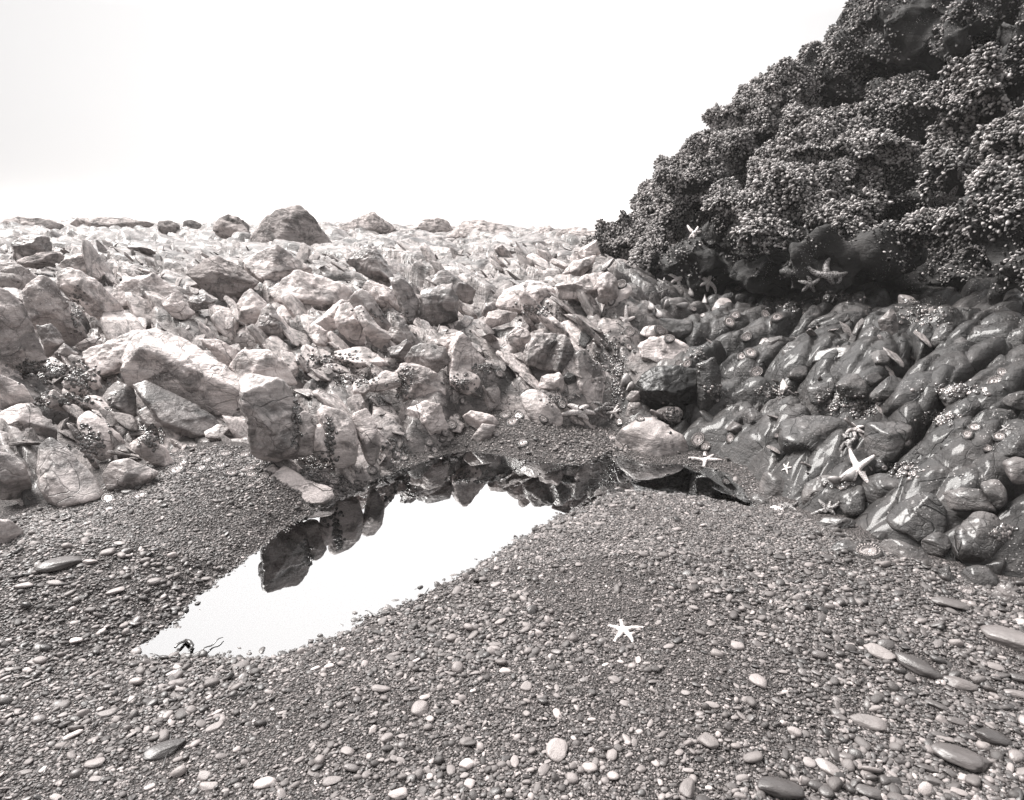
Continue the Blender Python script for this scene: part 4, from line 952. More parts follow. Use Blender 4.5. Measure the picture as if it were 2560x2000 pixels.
star('brightest white sea star heaped at the edge of the gravel bay', 1447, 1030, 80, [(120, .9, 60), (60, .8, -60), (5, 1.1, -20), (-40, .8, 0), (185, 1.2, 10)], 's1', 1.25)
star('mottled sea star curled right beside the brightest white one', 1508, 1018, 62, [(60, .8, -90), (130, .9, 60), (200, 1., 20), (-20, .9, 30), (-80, .6, 0)], 's2', 1.2)
star('pale hooked sea star above the single anemone by the gravel bay', 1536, 1032, 45, [(70, 1., -20), (20, .8, 30), (-60, .8, 0), (-130, .8, 10), (160, 1., 40)], 's1', 1.1)
star('pale X-shaped sea star on top of the big mussel cluster', 1694, 697, 56, [(45, 1., -50), (135, 1., 60), (-60, 1.1, 10), (-150, .9, 30), (0, .5, 0)], 's1', 1.1)
star('pale sea star with hooked arms right of the big mussel cluster', 1770, 706, 58, [(60, 1., 50), (130, 1., 40), (-20, 1.3, -70), (-100, .8, 20), (190, .8, 30)], 's1', 1.1)
star('small dull sea star left of the X-shaped one', 1657, 709, 42, [(60, 1., 20), (130, .9, 0), (-40, 1., 0), (-120, .8, 0), (190, 1., 20)], 's2', 1.0)
star('dull sea star lying over the left end of the mussel cluster', 1645, 733, 42, [(20, 1., 20), (100, .7, 0), (-60, .9, 0), (-150, .9, 0), (170, 1., 20)], 's2', 1.0)
star('pale sea star with a raised arm in a hollow of the cliff', 1735, 585, 48, [(128, 1.3, -15), (40, 1., 50), (0, .8, 40), (-90, .6, 0), (-140, .7, 0)], 's1', 1.2)
star('sea star draped down a ledge left of the mussel cluster', 1566, 802, 66, [(95, 1.2, -8), (150, .6, 0), (-150, 1.0, 10), (-60, .7, 0), (20, .7, 0)], 's1', 1.0)
star('boldly netted sea star with spiralling arms at the cliff foot', 2068, 690, 92, [(110, 1.1, -60), (50, 1.2, -190), (-10, 1.1, 40), (-60, .6, 0), (175, 1.2, -50)], 's2', 1.15)
star('netted sea star bunched up left of the spiralling one', 2026, 710, 60, [(20, .9, 40), (90, .8, 60), (160, 1., 20), (-60, .8, 0), (-130, .9, 0)], 's2', 1.2)
star('dim sea star with one arm pointing up on the dark cliff', 2374, 492, 80, [(88, 1.2, 5), (-5, 1.2, 15), (-70, .8, 0), (-120, .9, 0), (170, .8, -20)], 's2', 1.2)
star('dim curled sea star left of the upward-pointing one on the cliff', 2333, 492, 62, [(70, 1., -110), (0, .8, 20), (-80, .9, 0), (-140, 1., 0), (150, .8, -40)], 's2', 1.2)
star('shadowed sea star high in the dark recess of the cliff', 2402, 412, 70, [(65, 1.2, 10), (115, 1., 10), (-20, .9, 20), (-90, 1., 0), (180, .9, 0)], 's3', 1.0)
star('faint small sea star at the upper left of the dark recess', 2370, 378, 52, [(60, 1., 40), (130, 1., 0), (-50, 1., 0), (-120, .9, 0), (200, .8, 0)], 's3', 1.0)
star('tiny sea star half hidden in shadow at the right edge of bedrock', 2515, 1072, 36, [(45, 1., 0), (110, .8, 0), (-30, .8, 0), (-100, .7, 0), (180, 1., 0)], 's2', .9)

# ------------------------------------------------------------------ big mussels below the cliff
for lab, px, py, ang, s in [('large ribbed mussel under the X-shaped sea star', 1712, 742, -60, .105), ('large mussel pointing down left of the pale hooked sea star', 1726, 730, -75, .095),
    ('large mussel pointing down below the pale hooked sea star', 1765, 752, -88, .11), ('large rounded mussel at the left of the mussel cluster', 1622, 768, -80, .10),
    ('large mussel hanging lowest in the mussel cluster', 1640, 785, -70, .10), ('light-sided mussel in the middle of the mussel cluster', 1668, 768, 60, .09),
    ('dark mussel lying sideways under the mussel cluster', 1700, 768, 5, .11), ('tall narrow mussel in the heart of the mussel cluster', 1655, 745, 80, .09),
    ('bright open-looking mussel wedged in the crack above the gravel bay', 1560, 960, 60, .11), ('pale mussel just right of the bright wedged one', 1572, 975, 55, .09),
    ('dark furry mussel under the white sea star', 2100, 1205, 160, .08), ('second dark mussel under the white sea star, nearer its arm', 2122, 1200, 20, .08)]:
    p, n = cast(px, py, .04)
    if p is None: continue
    u = unit(RT - n * (RT @ n)); v = np.cross(n, u); d = math.cos(R(ang)) * u + math.sin(R(ang)) * v + .12 * n
    m_ = mussel_mesh('mussel', True); m_.materials.append(M['bigmus'])
    o_ = bpy.data.objects.new('mussel', m_); SC.collection.objects.link(o_); o_.scale = (s,) * 3
    o_.rotation_euler = quat_to(unit(d), 1.2).to_euler(); o_.location = p + n * .02 - unit(d) * s * .5
    tag(o_, lab, 'mussel', 'large mussels')

# ------------------------------------------------------------------ anemones
def anem_mats():
    b = NB('anemone_skirt'); v = b.coord('Object'); f = b.vor(v, 26, 'F1', 'Color'); e = b.vor(v, 26)
    b.bsdf(b.mix(b.ramp(e, [(.3, 0.), (.6, 1.)]), b.ramp(f, [(.2, tone(.06)), (.8, tone(.34))]), tone(.01)), .4, b.bump(e, .05, .8), .5, .3); M['ak'] = b.m
    b = NB('anemone_tentacle'); b.bsdf(b.ramp(b.noise(b.coord('Object', True), 9, 3), [(.35, tone(.30)), (.65, tone(.70))]), .3, None, .5, .5); M['at'] = b.m
    b = NB('anemone_disc'); b.bsdf(b.ramp(b.noise(b.coord('Object', True), 3, 4), [(.35, tone(.06)), (.65, tone(.32))]), .25, None, .5, .7); M['ad'] = b.m
anem_mats()
def lathe(prof, n=28, wob=0, seed=0):
    th = np.linspace(0, 2 * np.pi, n, endpoint=False); V = []; F = []
    for i, (r, z) in enumerate(prof):
        rr = r * (1 + wob * np.sin(th * 3 + seed) + wob * .7 * np.sin(th * 5 + seed * 2)); V.append(np.stack([rr * np.cos(th), rr * np.sin(th), np.full(n, z)], 1))
    for i in range(len(prof) - 1):
        a = np.arange(n); b_ = (a + 1) % n; F.append(np.stack([i * n + a, i * n + b_, (i + 1) * n + b_, (i + 1) * n + a], 1))
    return np.vstack(V), np.vstack(F)
AN = []
for k in range(4):
    sk_ = mesh_arrays('column', *lathe([(.02, -.25), (.95, -.25), (1.04, -.05), (1.0, .12), (.86, .26), (.72, .27), (.60, .18)], 32, .05, k)); sk_.materials.append(M['ak'])
    disc = mesh_arrays('oral_disc', *lathe([(.66, .2), (.5, .14), (.34, .17), (.24, .20), (.14, .16), (.06, .02), (.001, .0)], 28, .04, k)); disc.materials.append(M['ad'])
    TV, TF = [], []; o0 = 0; nt_ = 46
    for j in range(nt_):
        a = j / nt_ * 2 * math.pi; r0 = (.70, .60)[j % 2]; lean_ = (.16, -.10)[j % 2] if k % 2 == 0 else (.02, -.22)[j % 2]
        I, F = ico(1); t_ = (I[:, 2] + 1) / 2; rad = .050 * (1.15 - .6 * t_)
        x = r0 + lean_ * t_ + I[:, 0] * rad; y = I[:, 1] * rad; z = .20 + t_ * .17
        TV.append(np.stack([x * math.cos(a) - y * math.sin(a), x * math.sin(a) + y * math.cos(a), z], 1)); TF.append(F + o0); o0 += len(I)
    tn_ = mesh_arrays('tentacles', np.vstack(TV), np.vstack(TF)); tn_.materials.append(M['at'])
    AN.append((sk_, tn_, disc))
AL = [('F',[(1500,675,26),(1755,740,30),(1910,750,36),(1610,790,28),(1720,830,30),(1425,815,28),(1375,870,42),(1570,850,26),(1805,890,36),(1950,850,34),(1960,900,32),(2060,915,28),(845,1090,42),(1090,1070,38)],
   ['round anemone nearest the shadow gap beside the standing block','oval anemone in the upper row by the standing block','large gritty anemone at the foot of the standing block','small anemone in the middle of the left anemone patch','gritty anemone below the oval one of the left patch','small pale-slitted anemone at the left of the patch','widest anemone of the left patch, beside the angular stones','faint anemone low in the left patch','pale-slitted anemone in the front row of the left patch','anemone behind the front row of the left patch','anemone at the front of the left patch with a white slit','rightmost anemone of the left patch near the kite slab','flat anemone on gravel by the tongue-shaped boulder','flat pale anemone right of the reddish cobble by the rounded boulder']),
 ('G',[(670,915,30),(730,955,30),(1030,860,28),(1500,842,24),(1290,910,20),(1685,450,28),(1650,505,28),(1600,560,24),(1580,615,26),(1475,645,24),(1515,705,26),(2005,580,22),(2085,430,28),(1280,770,22),(1100,765,20),(1735,320,18),(1570,1200,0)],
   ['white-rimmed anemone right of the kite-shaped slab','darker anemone touching the white-rimmed one by the slab','lone anemone on gravel below the bulging blocks','oval anemone under water in the pool','small pale anemone under water at the pool edge','anemone at the corner of the blocky cracked rock','anemone below the corner anemone of the blocky rock','small anemone third in the string toward the pool','anemone fourth in the string toward the pool','sandy anemone left of the string toward the pool','last anemone of the string, nearest the pool','small anemone between finger rock and gravel bay','anemone under the big rounded dark-stained boulder','small anemone between the low tapering rock and the gravel','anemone tucked in the hollow of the bulging blocks','round anemone on the face of the triangular shaded rock','']),
 ('H',[(255,492,38),(300,442,32),(195,440,30),(130,582,26),(335,652,32),(495,462,26),(640,350,24),(1090,482,28),(1250,462,22),(1700,628,42),(1760,675,26),(1955,612,30),(1030,612,28)],
   ['bright oval anemone at the left end of the gravel bay','anemone above the bright oval one','anemone left of the bright oval one','small anemone beside the finger rock','single round anemone in the middle of the gravel bay','dark-centred anemone on the cracked rock tongue','small anemone at the tip of the bright-edged slab','gritty anemone at the right of the gravel bay','small anemone at the top of the fluted hump','large pale anemone right of the fluted hump','small dark anemone below the large pale one','glossy anemone by the waterline sea star, up in the crack','gritty anemone left of the fluted hump']),
 ('C',[(1165,1030,30),(1160,1150,26),(1615,1283,32),(1555,1287,28),(2110,1203,38),(2050,1228,30),(2080,1070,28),(1945,957,36),(1990,905,30),(1475,1087,30),(1400,1017,30),(2010,697,24),(1100,662,30),(1025,795,20),(2150,1352,40),(655,882,18),(450,987,18),(370,1000,20),(150,1360,24),(1665,855,16),(1740,905,18)],
   ['anemone on pale rock above the flat oval slab, left','anemone in the rubble left of the flat oval slab','right one of the anemone pair below the flat oval slab','left one of the anemone pair below the flat oval slab','bright star-centred anemone on the ledge right of centre','duller anemone touching the bright star-centred one','dark anemone above the bright star-centred one','pale anemone under the tilted slab near the cliff','squashed anemone right of the pale one near the cliff','anemone at the upper right of the flat oval slab','anemone on the ribbed flat rock','dim anemone high at the foot of the cliff','ringed anemone in the cleft beside the hood-shaped boulder','small white anemone below the hood-shaped boulder','large light anemone on the wet shelf right of centre','tiny anemone in the hollow of the smooth light boulder','tiny anemone in the middle slope rubble','small anemone left of the tiny rubble one','small anemone on the right flank of the dome peak','tiny anemone right of the big mussels','tiny anemone on wet rock below the big mussels']),
 ('E',[(255,922,34),(165,897,26),(2010,1352,30),(1955,1420,38)],
   ['whitish anemone at the left of the upper right slope','small anemone touching the whitish one on the right slope','upper anemone in the black hollow at right','lower larger anemone in the black hollow at right']),
 ('I',[(1800,530,30),(1742,587,32),(1992,602,30),(1270,640,22),(255,590,14),(1898,692,22)],
   ['anemone in the dark hollow above the shiny dome stone','pale-lipped anemone beside the shiny dome stone','dim anemone beside the cut-off boulder at right','small pale anemone in a crack of the block-jointed hump','tiny anemone in a pit of the barrel-shaped hump','small anemone low in the right hollow']),
 ('S',[(1237,205,66),(1840,440,38)], ['largest anemone of all, pale, where bedrock meets the gravel','anemone half buried in gravel at the lower right rocks'])]
for tl, pts, labs in AL:
    for (x, y, s), lab in zip(pts, labs):
        if s == 0: continue
        q = tp(tl, [(x, y)])[0]; p, n = cast(q[0], q[1], .04)
        if p is None: continue
        D = (p - CAM) @ FWD; r = s * .5 / FPX * D * .95; n = unit(n + np.array([0, 0, .3]) + .4 * unit(CAM - p))
        e = bpy.data.objects.new('anemone', None); SC.collection.objects.link(e); e.location = p + n * r * .16
        qn = Vector(n).to_track_quat('Z', 'Y') @ __import__('mathutils').Quaternion((0, 0, 1), rng.uniform(0, 6))
        e.rotation_euler = qn.to_euler(); e.scale = (r * 1.1, r * rng.uniform(.75, 1.05), r * .8)
        for nm, m_ in zip(('column', 'tentacles', 'oral_disc'), AN[int(rng.integers(0, 4))]):
            c_ = bpy.data.objects.new(nm, m_); SC.collection.objects.link(c_); c_.parent = e
        tag(e, lab.replace('reddish ', ''), 'anemone', 'sea anemones around the pool')

# tiny clonal anemones and snails packed in the crevices: nobody could count them
bpos, beul, bscl, bidx = [], [], [], []
for cl_ in [('F',470,110,260,90,260),('F',300,60,170,60,110),('F',340,290,60,60,60),('F',560,300,160,40,90),('F',690,640,110,110,110),('F',870,440,40,110,70),('F',1180,620,110,90,60),('F',640,170,80,80,70),('F',1100,540,160,40,60),
            ('G',700,620,40,140,70),('G',440,500,25,180,70),('G',1060,320,120,40,60),('G',1290,180,60,140,80),('G',620,800,120,50,70),('G',1230,700,110,130,90),('G',1700,180,110,60,60),('G',900,150,180,60,60),('G',1900,60,80,40,40),
            ('H',620,300,120,50,50),('H',1080,150,40,170,90),('H',1850,260,90,60,40),('H',1500,430,60,80,40),('I',230,250,120,50,100),('I',700,320,110,80,90),('I',930,380,110,70,110),('I',1680,230,200,60,60),('I',1520,450,140,60,70),('I',1250,850,150,70,60),
            ('I',760,960,90,40,50),('I',2010,1340,70,50,60),('C',1000,1200,160,160,130),('C',1060,1450,60,160,80),('C',1700,1200,60,80,40),('C',450,860,160,50,70),('E',700,760,200,40,70),('E',1400,880,220,120,110),('E',300,820,180,50,60),('A',600,860,60,170,80),('B',1150,900,200,60,60),('B',700,1250,300,90,90)]:
    t_, cx, cy, rx, ry, n_ = cl_
    for k in range(int(n_ * 1.3)):
        q = tp(t_, [(cx + rng.normal(0, rx * .5), cy + rng.normal(0, ry * .5))])[0]
        p, n = cast(q[0], q[1], .01)
        if p is None: continue
        s = rng.uniform(.006, .013); bpos.append(p); beul.append(Vector(n).to_track_quat('Z', 'Y').to_euler()[:]); bscl.append((s, s, s * .7)); bidx.append(rng.integers(0, 2))
b = NB('crevice_animals'); oi = b.n('ShaderNodeObjectInfo').outputs['Random']
b.bsdf(b.ramp(oi, [(0., tone(.02)), (.7, tone(.08)), (1., tone(.26))]), .2, None, .5, .7); M['bead'] = b.m
bead = []
for k in range(2):
    m_ = mesh_arrays('bead', *lathe([(.9, -.3), (1.05, .2), (.8, .6), (.45, .45), (.25, .1), (.001, .05)] if k == 0 else [(1, -.3), (1, .2), (.6, .8), (.3, 1.0), (.001, 1.05)], 12)); m_.materials.append(M['bead']); bead.append(m_)
scatter('crevice_anemones', bpos, beul, bscl, bead, bidx, 'beds of tiny round anemones and snails filling the crevices', 'tiny anemones')
# ------------------------------------------------------------------ pebbles
def pebble_mat(name, lo, hi, rough, coat):
    b = NB(name); v = b.coord('Object', True); oi = b.n('ShaderNodeObjectInfo').outputs['Random']
    c = b.ramp(oi, [(0., tone(lo)), (.3, tone(lo * 1.6)), (.6, tone((lo + hi) * .45)), (.92, tone(hi)), (1., tone(min(.75, hi * 1.7)))])
    n = b.noise(v, 3, 5, .65); c = b.mix(.5, c, b.ramp(n, [(.3, .45), (.7, 1.)]), 'MULTIPLY')
    b.bsdf(c, b.math('ADD', rough, b.math('MULTIPLY', n, .15)), b.bump(b.noise(v, 12, 4, .6), .02, .25), .5, coat, .3); return b.m
M['peb'] = pebble_mat('pebble', .045, .25, .5, .03)
M['pebl'] = pebble_mat('light_pebble', .14, .36, .45, .05)
M['pebd'] = pebble_mat('dark_pebble', .03, .14, .30, .35)
def pebble_mesh(k, sub, mat, flat=None):
    even = flat is not None
    rg = np.random.default_rng(4000 + k); I, F = ico(sub)
    ex = rg.uniform(2.1, 3.2); P = I
    g = np.array([1.0, 1.0 if even else rg.uniform(.6, .9), flat or rg.uniform(.32, .6)])
    N = rg.normal(0, 1, (6, 3)); N /= np.linalg.norm(N, axis=1)[:, None]; Hh = rg.uniform(.55, .92, 6)
    V = I * np.minimum(1.0, 1 / ((1 / np.maximum(hull_verts(I, np.vstack([N, I[::max(1, len(I) // 60)]]), np.append(Hh, np.ones(len(I[::max(1, len(I) // 60)]))), 14), 1e-6)) ** 1))[:, None]
    V = np.sign(V) * np.abs(V) ** .86
    V = V * (1 + .07 * fbm(I * 1.3 + k, 2, k)[:, None]) * g * .5
    m_ = mesh_arrays('pebble', V, F); m_.materials.append(M[mat]); return m_
PML = [pebble_mesh(k, 3, 'pebl') for k in range(10)]; PMd = [pebble_mesh(k, 3, 'pebd') for k in range(10)]
small = [pebble_mesh(k + 20, 2, 'peb') for k in range(8)]; smalld = [pebble_mesh(k + 20, 2, 'pebd') for k in range(6)]
used = []
def place_pebble(px, py, ln, asp, ang, mat, label, group, k, emb=.3, flat=None, name='pebble', cat='pebble'):
    h, D = hit(px, py)
    if h is None: return
    P_ = h[None, :2]; z = Hg(P_)[0]
    L = ln / FPX * D; sh = min(1, .42 + abs(ray(px, py)[2] / np.linalg.norm(ray(px, py))))      # foreshortening of the ground
    a = math.atan2(math.sin(R(ang)) / sh, math.cos(R(ang)))
    L *= math.hypot(math.cos(R(ang)), math.sin(R(ang)) / sh)
    W = ln * asp / FPX * D * math.hypot(math.cos(R(ang + 90)), math.sin(R(ang + 90)) / sh) ; W = min(W, L); L = min(L, 1.9 * W)
    if label is not None or name != 'pebble': m_ = pebble_mesh(k, 5 if ln > 60 else 4, 'pebl' if mat == 'peb' else mat, 1.0)
    else: m_ = (PML if mat == 'peb' else PMd)[k % 10]
    o_ = bpy.data.objects.new(name, m_); SC.collection.objects.link(o_)
    T_ = (flat or .5) * W
    fx = m_.vertices; 
    o_.scale = (L, W if label is not None else W / .85, T_ if label is not None else T_ / .45)
    o_.rotation_euler = (rng.normal(0, .08), rng.normal(0, .08), a); o_.location = (h[0], h[1], z + T_ * (.5 - emb))
    tag(o_, label or 'smooth grey pebble lying on the gravel', cat, group); used.append((h[0], h[1], L * .5)); return o_
G1 = 'larger stones resting on the gravel'
for lab, t, x, y, ln, asp, ang, mat in [
 ('big rounded stone with a dark lower end at bottom left','P',1005,1405,108,.52,32,'pebd'),('wedge-shaped stone with a dark shaded tip at the left','P',360,275,110,.45,38,'pebd'),
 ('smooth pale stone right of centre bottom, nearly round','Q',1318,1405,70,.8,80,'peb'),('white round stone, brightest on the near gravel','Q',487,1152,54,.85,90,'peb'),
 ('pale triangular stone left of the white round one','Q',250,1030,50,.65,5,'peb'),('half-moon pale stone cut off by the bottom edge','Q',350,1670,56,.7,0,'peb'),
 ('large pale wedge stone rising at the bottom right of centre','Q',2110,1640,78,.5,60,'peb'),('broad stone with a dark stained top at the bottom edge','S',715,1640,122,.52,-8,'pebd'),
 ('smooth domed stone at the bottom edge right of the stained one','S',1225,1655,80,.6,-25,'pebd'),('oblong dark stone with a light lower end','S',1000,1510,80,.45,-48,'pebd'),
 ('long diamond-shaped stone at lower right','S',1810,1460,165,.45,-38,'pebd'),('bowed stone with a thin dark line at right','S',1540,890,118,.52,-48,'pebd'),
 ('pale stone left of the bowed stone','S',1320,815,75,.62,-42,'peb'),('glossy oval stone below the bowed stone','S',1800,1005,80,.52,-28,'pebd'),
 ('dark shiny oblong stone lower left of the glossy oval one','S',1655,1130,66,.45,-38,'pebd'),('long flat dark stone with a pale underside near the bedrock','S',1740,520,135,.3,-28,'pebd'),
 ('large dark smooth stone cut off by the right edge','S',2110,740,150,.5,-42,'pebd'),('forked pale stone with three points on the right gravel','S',1240,1230,100,.5,-40,'peb'),
 ('pebble pair stone with a notch, left on the right gravel','S',575,985,52,.75,-50,'peb'),('smooth egg-shaped stone on the right gravel near the bottom','S',262,1345,62,.7,-50,'peb'),
 ('round pale pebble near the top left of the right gravel','S',440,768,40,.85,-10,'peb'),('white wedge pebble beside the single tiny round one','S',285,638,26,.85,60,'peb'),
 ('flat brownish slab stone among shingle at far right','S',1990,1325,92,.55,-18,'pebd'),('thin dark stone above the diamond-shaped one','S',1835,1320,62,.35,-28,'pebd'),
 ('flat stone just left of the diamond tip','S',1600,1510,62,.42,-25,'pebd'),('dark oval stone under the flat stone at bottom right','S',1635,1590,62,.42,-25,'pebd'),
 ('dark knob stone between flat stones at bottom right','S',1735,1540,40,.6,-45,'pebd'),('bright stone at the bottom edge far right','S',1790,1660,46,.55,-30,'peb'),
 ('pale stone near the right edge of the gravel','S',2010,895,56,.42,-30,'peb'),('angular stone half cut by the right edge','S',2150,960,70,.5,-35,'pebd'),
 ('dark flat stone at the right edge below the angular one','S',2140,1060,70,.4,-28,'pebd'),('dull flat stone right of the forked one','S',1775,1225,54,.45,-20,'pebd'),
 ('dark flat stone near the right edge below mid height','S',2010,1140,56,.35,-28,'pebd'),('white-fronted cobble on the shore by the largest anemone','S',990,230,38,.5,-15,'pebd'),
 ('dark oval stone on the gravel left of the largest anemone','S',705,230,34,.5,-15,'pebd'),('elongated pale stone mid left on the near gravel','P',1310,1260,62,.42,42,'peb'),
 ('long pale stone with a smooth back at left','P',655,1175,70,.42,30,'peb'),('tapering pale stone below the long pale one','P',440,1310,78,.34,32,'peb'),
 ('domed stone at lower left beside the big rounded stone','P',580,1480,52,.65,15,'peb'),('twin pale stones, upper one, near bottom centre left','P',1232,1560,40,.8,10,'peb'),
 ('twin pale stones, lower one, near bottom centre left','P',1265,1620,48,.65,5,'peb'),('wide mottled stone at bottom centre left','P',1610,1600,58,.65,20,'peb'),
 ('rounded stone with a dark side, bottom centre','P',2015,1590,50,.62,12,'peb'),('flat stone with a pale top at the left gravel','P',340,385,42,.42,5,'peb'),
 ('pale flat stone at the far left of the gravel','P',150,400,48,.42,10,'peb'),('largest of the small stone group left of the pool','P',655,200,42,.55,20,'peb'),
 ('upper right stone of the small group left of the pool','P',725,145,36,.4,-12,'peb'),('cut-corner pale stone left of the pool','P',935,378,40,.65,25,'peb'),
 ('round stone standing at the left rim of the pool','P',1065,545,28,.85,0,'pebd'),('flat pale stone at the left rim of the pool','P',1245,360,36,.42,5,'peb'),
 ('pale bent stone right of the flat stones at left','P',700,435,44,.5,30,'peb'),('long flat stone below the small group left of the pool','P',545,255,46,.38,10,'peb'),
 ('grey stone at the left edge mid gravel','P',205,868,34,.55,5,'peb'),('flat stone at the lower left edge','P',60,910,34,.45,5,'peb'),('long stone at the left edge below the flat one','P',30,965,36,.45,48,'peb'),
 ('pale flat stone near bottom left corner','P',580,1575,46,.4,8,'peb'),('domed pale stone in the bottom left corner','P',150,1535,40,.5,10,'peb'),
 ('stone lying at the near rim of the pool','Q',690,340,34,.42,25,'peb'),('tilted stone just below the pool rim stone','Q',945,395,28,.6,35,'peb'),
 ('pale split stone between pool and sea star','Q',975,620,46,.42,45,'peb'),('oval stone above the white round one, right','Q',940,780,34,.5,-25,'peb'),
 ('round pale stone in the middle of the near gravel','Q',1128,1015,34,.9,80,'peb'),('squarish pale stone left of the round pale one','Q',1000,920,34,.65,-10,'peb'),
 ('oval pale stone below the sea star','Q',1665,972,36,.75,-45,'peb'),('oval grey stone left of the lone sea star','Q',1513,805,30,.65,-15,'peb'),
 ('tall oval stone near the bottom, left of centre','Q',672,1520,42,.6,-80,'peb'),('round stone near the bottom edge, centre','Q',785,1610,34,.85,80,'peb'),
 ('dark-sided cobble pair, right stone, near the bottom','Q',1060,1470,38,.65,80,'peb'),('dark-sided cobble pair, left stone, near the bottom','Q',1005,1455,36,.6,35,'pebd'),
 ('wedge stone below the large smooth one near the bottom','Q',1235,1520,38,.75,70,'peb'),('pointed domed stone between the two pale ones','Q',765,1345,36,.85,20,'peb'),
 ('grey egg stone at lower left of the near gravel','Q',420,1560,34,.65,-25,'peb'),('pale stone at the left of the near gravel','Q',45,1410,38,.75,-30,'peb'),
 ('upright oval stone lower right of the sea star','Q',1738,1330,34,.55,-75,'peb'),('pale flat stone right of the lone sea star area','Q',1730,1118,30,.7,-20,'peb'),
 ('curved pale stone at right centre of the near gravel','Q',1955,1305,32,.6,35,'peb'),('dark cobble by the rounded boulder on the left','F',1000,1035,34,.55,-5,'pebd'),
 ('dark stone at the far side of the gravel spit','H',1430,1048,30,.5,-10,'pebd'),('flat dark stone at the water end of the spit','H',1170,1030,34,.4,-5,'pebd')]:
    q = tp(t, [(x, y)])[0]
    place_pebble(q[0], q[1], ln, asp, ang, mat, lab, G1, len(used) + 100, cat='stone', name='stone')
# unnamed but countable pebbles
n0 = 0
while n0 < 215:
    px, py = rng.uniform(0, 2560), rng.uniform(1180, 2000) if rng.random() < .35 else rng.uniform(1600, 2000)
    h, D = hit(px, py)
    if h is None or poly_sd(h[None, :2], GRAV)[0] > -.06 or poly_sd(h[None, :2], POOL)[0] < .05: continue
    ln = min(44, rng.lognormal(3.15, .28)) * (1 + .25 * sstep(1900, 2500, px)) * (.55 + .45 * sstep(1150, 1800, py))
    ln = max(ln, 12)
    if any((h[0] - a) ** 2 + (h[1] - b_) ** 2 < (r_ + ln / FPX * D * .5) ** 2 * .9 for a, b_, r_ in used): continue
    dark = rng.random() < .15 + .6 * sstep(1500, 2300, px)
    place_pebble(px, py, ln, rng.uniform(.45, .85), (35 if px < 900 else -30 if px > 1700 else 90 * rng.random()) + rng.normal(0, 22), 'pebd' if dark else 'peb', None, 'pebbles scattered on the gravel', int(rng.integers(0, 10)), .22)
    n0 += 1

# gravel mass
def sample_gravel(n, y0, y1, xs, bias):
    out = []
    while sum(map(len, out)) < n:
        Yv = y0 + (y1 - y0) * rng.random(n) ** bias; Xv = rng.uniform(-1, 1, n) * xs * (Yv + .5)
        P_ = np.stack([Xv, Yv], 1); ok = (poly_sd(P_, GRAV) < .10) & (np.abs(Xv) < .9 * Yv + 1.0)
        out.append(P_[ok])
    return np.vstack(out)[:n]
def gravel_layer(n, y0, y1, med, sig, smin, smax, bias, P_=None):
    if P_ is None: P_ = sample_gravel(n, y0, y1, 1.2, bias)
    n = len(P_)
    patch = fbm(P_ * 1.1, 3, 950); band = sstep(-.6, .6, patch)
    s = np.clip(med * rng.lognormal(0, sig, n) * (.75 + .5 * band), smin, smax)
    keep = np.ones(n, bool); U_ = np.array([(a, b_, r_) for a, b_, r_ in used])
    big_ = s > .012
    for a, b_, r_ in U_: keep &= ~(((P_[:, 0] - a) ** 2 + (P_[:, 1] - b_) ** 2) < (r_ * .8) ** 2)
    P_, s = P_[keep], s[keep]; n = len(P_); z = np.maximum(Hg(P_), -1)
    f3 = np.stack([s * rng.uniform(.85, 1.3, n), s * rng.uniform(.8, 1.15, n), s * rng.uniform(.7, 1.2, n)], 1)
    pos = np.column_stack([P_, z + s * rng.uniform(-.02, .20, n)])
    eul = np.column_stack([rng.normal(0, .30, n), rng.normal(0, .30, n), np.where(P_[:, 0] < -.3, R(40), np.where(P_[:, 0] > .6, R(-35), 0)) + rng.normal(0, .9, n)])
    dk = (rng.random(n) < .22 + .5 * sstep(.3, 2.0, P_[:, 0]) + .15 * sstep(-.3, -1.5, P_[:, 0])) | (poly_sd(P_, POOL) < .0)
    idx = np.where(dk, rng.integers(8, 14, n), rng.integers(0, 8, n))
    return pos, eul, f3, idx
L1 = gravel_layer(165000, .85, 3.6, .0100, .34, .006, .024, 1.35)
L2 = gravel_layer(65000, 2.6, 6.2, .0105, .30, .007, .02, 1.3)
L3 = gravel_layer(10500, .9, 4.2, .024, .33, .014, .05, 1.2)
Pw = rng.uniform(POOL.min(0), POOL.max(0), (9000, 2)); Pw = Pw[poly_sd(Pw, POOL) < -.03]
L4 = gravel_layer(0, 0, 0, .020, .35, .010, .036, 1, Pw)
cat4 = [np.vstack([a[k] for a in (L1, L2, L3, L4)]) for k in range(3)] + [np.concatenate([a[3] for a in (L1, L2, L3, L4)])]
scatter('gravel', cat4[0], cat4[1], cat4[2], small + smalld, cat4[3], 'fine wet gravel and shingle covering the beach', 'gravel')

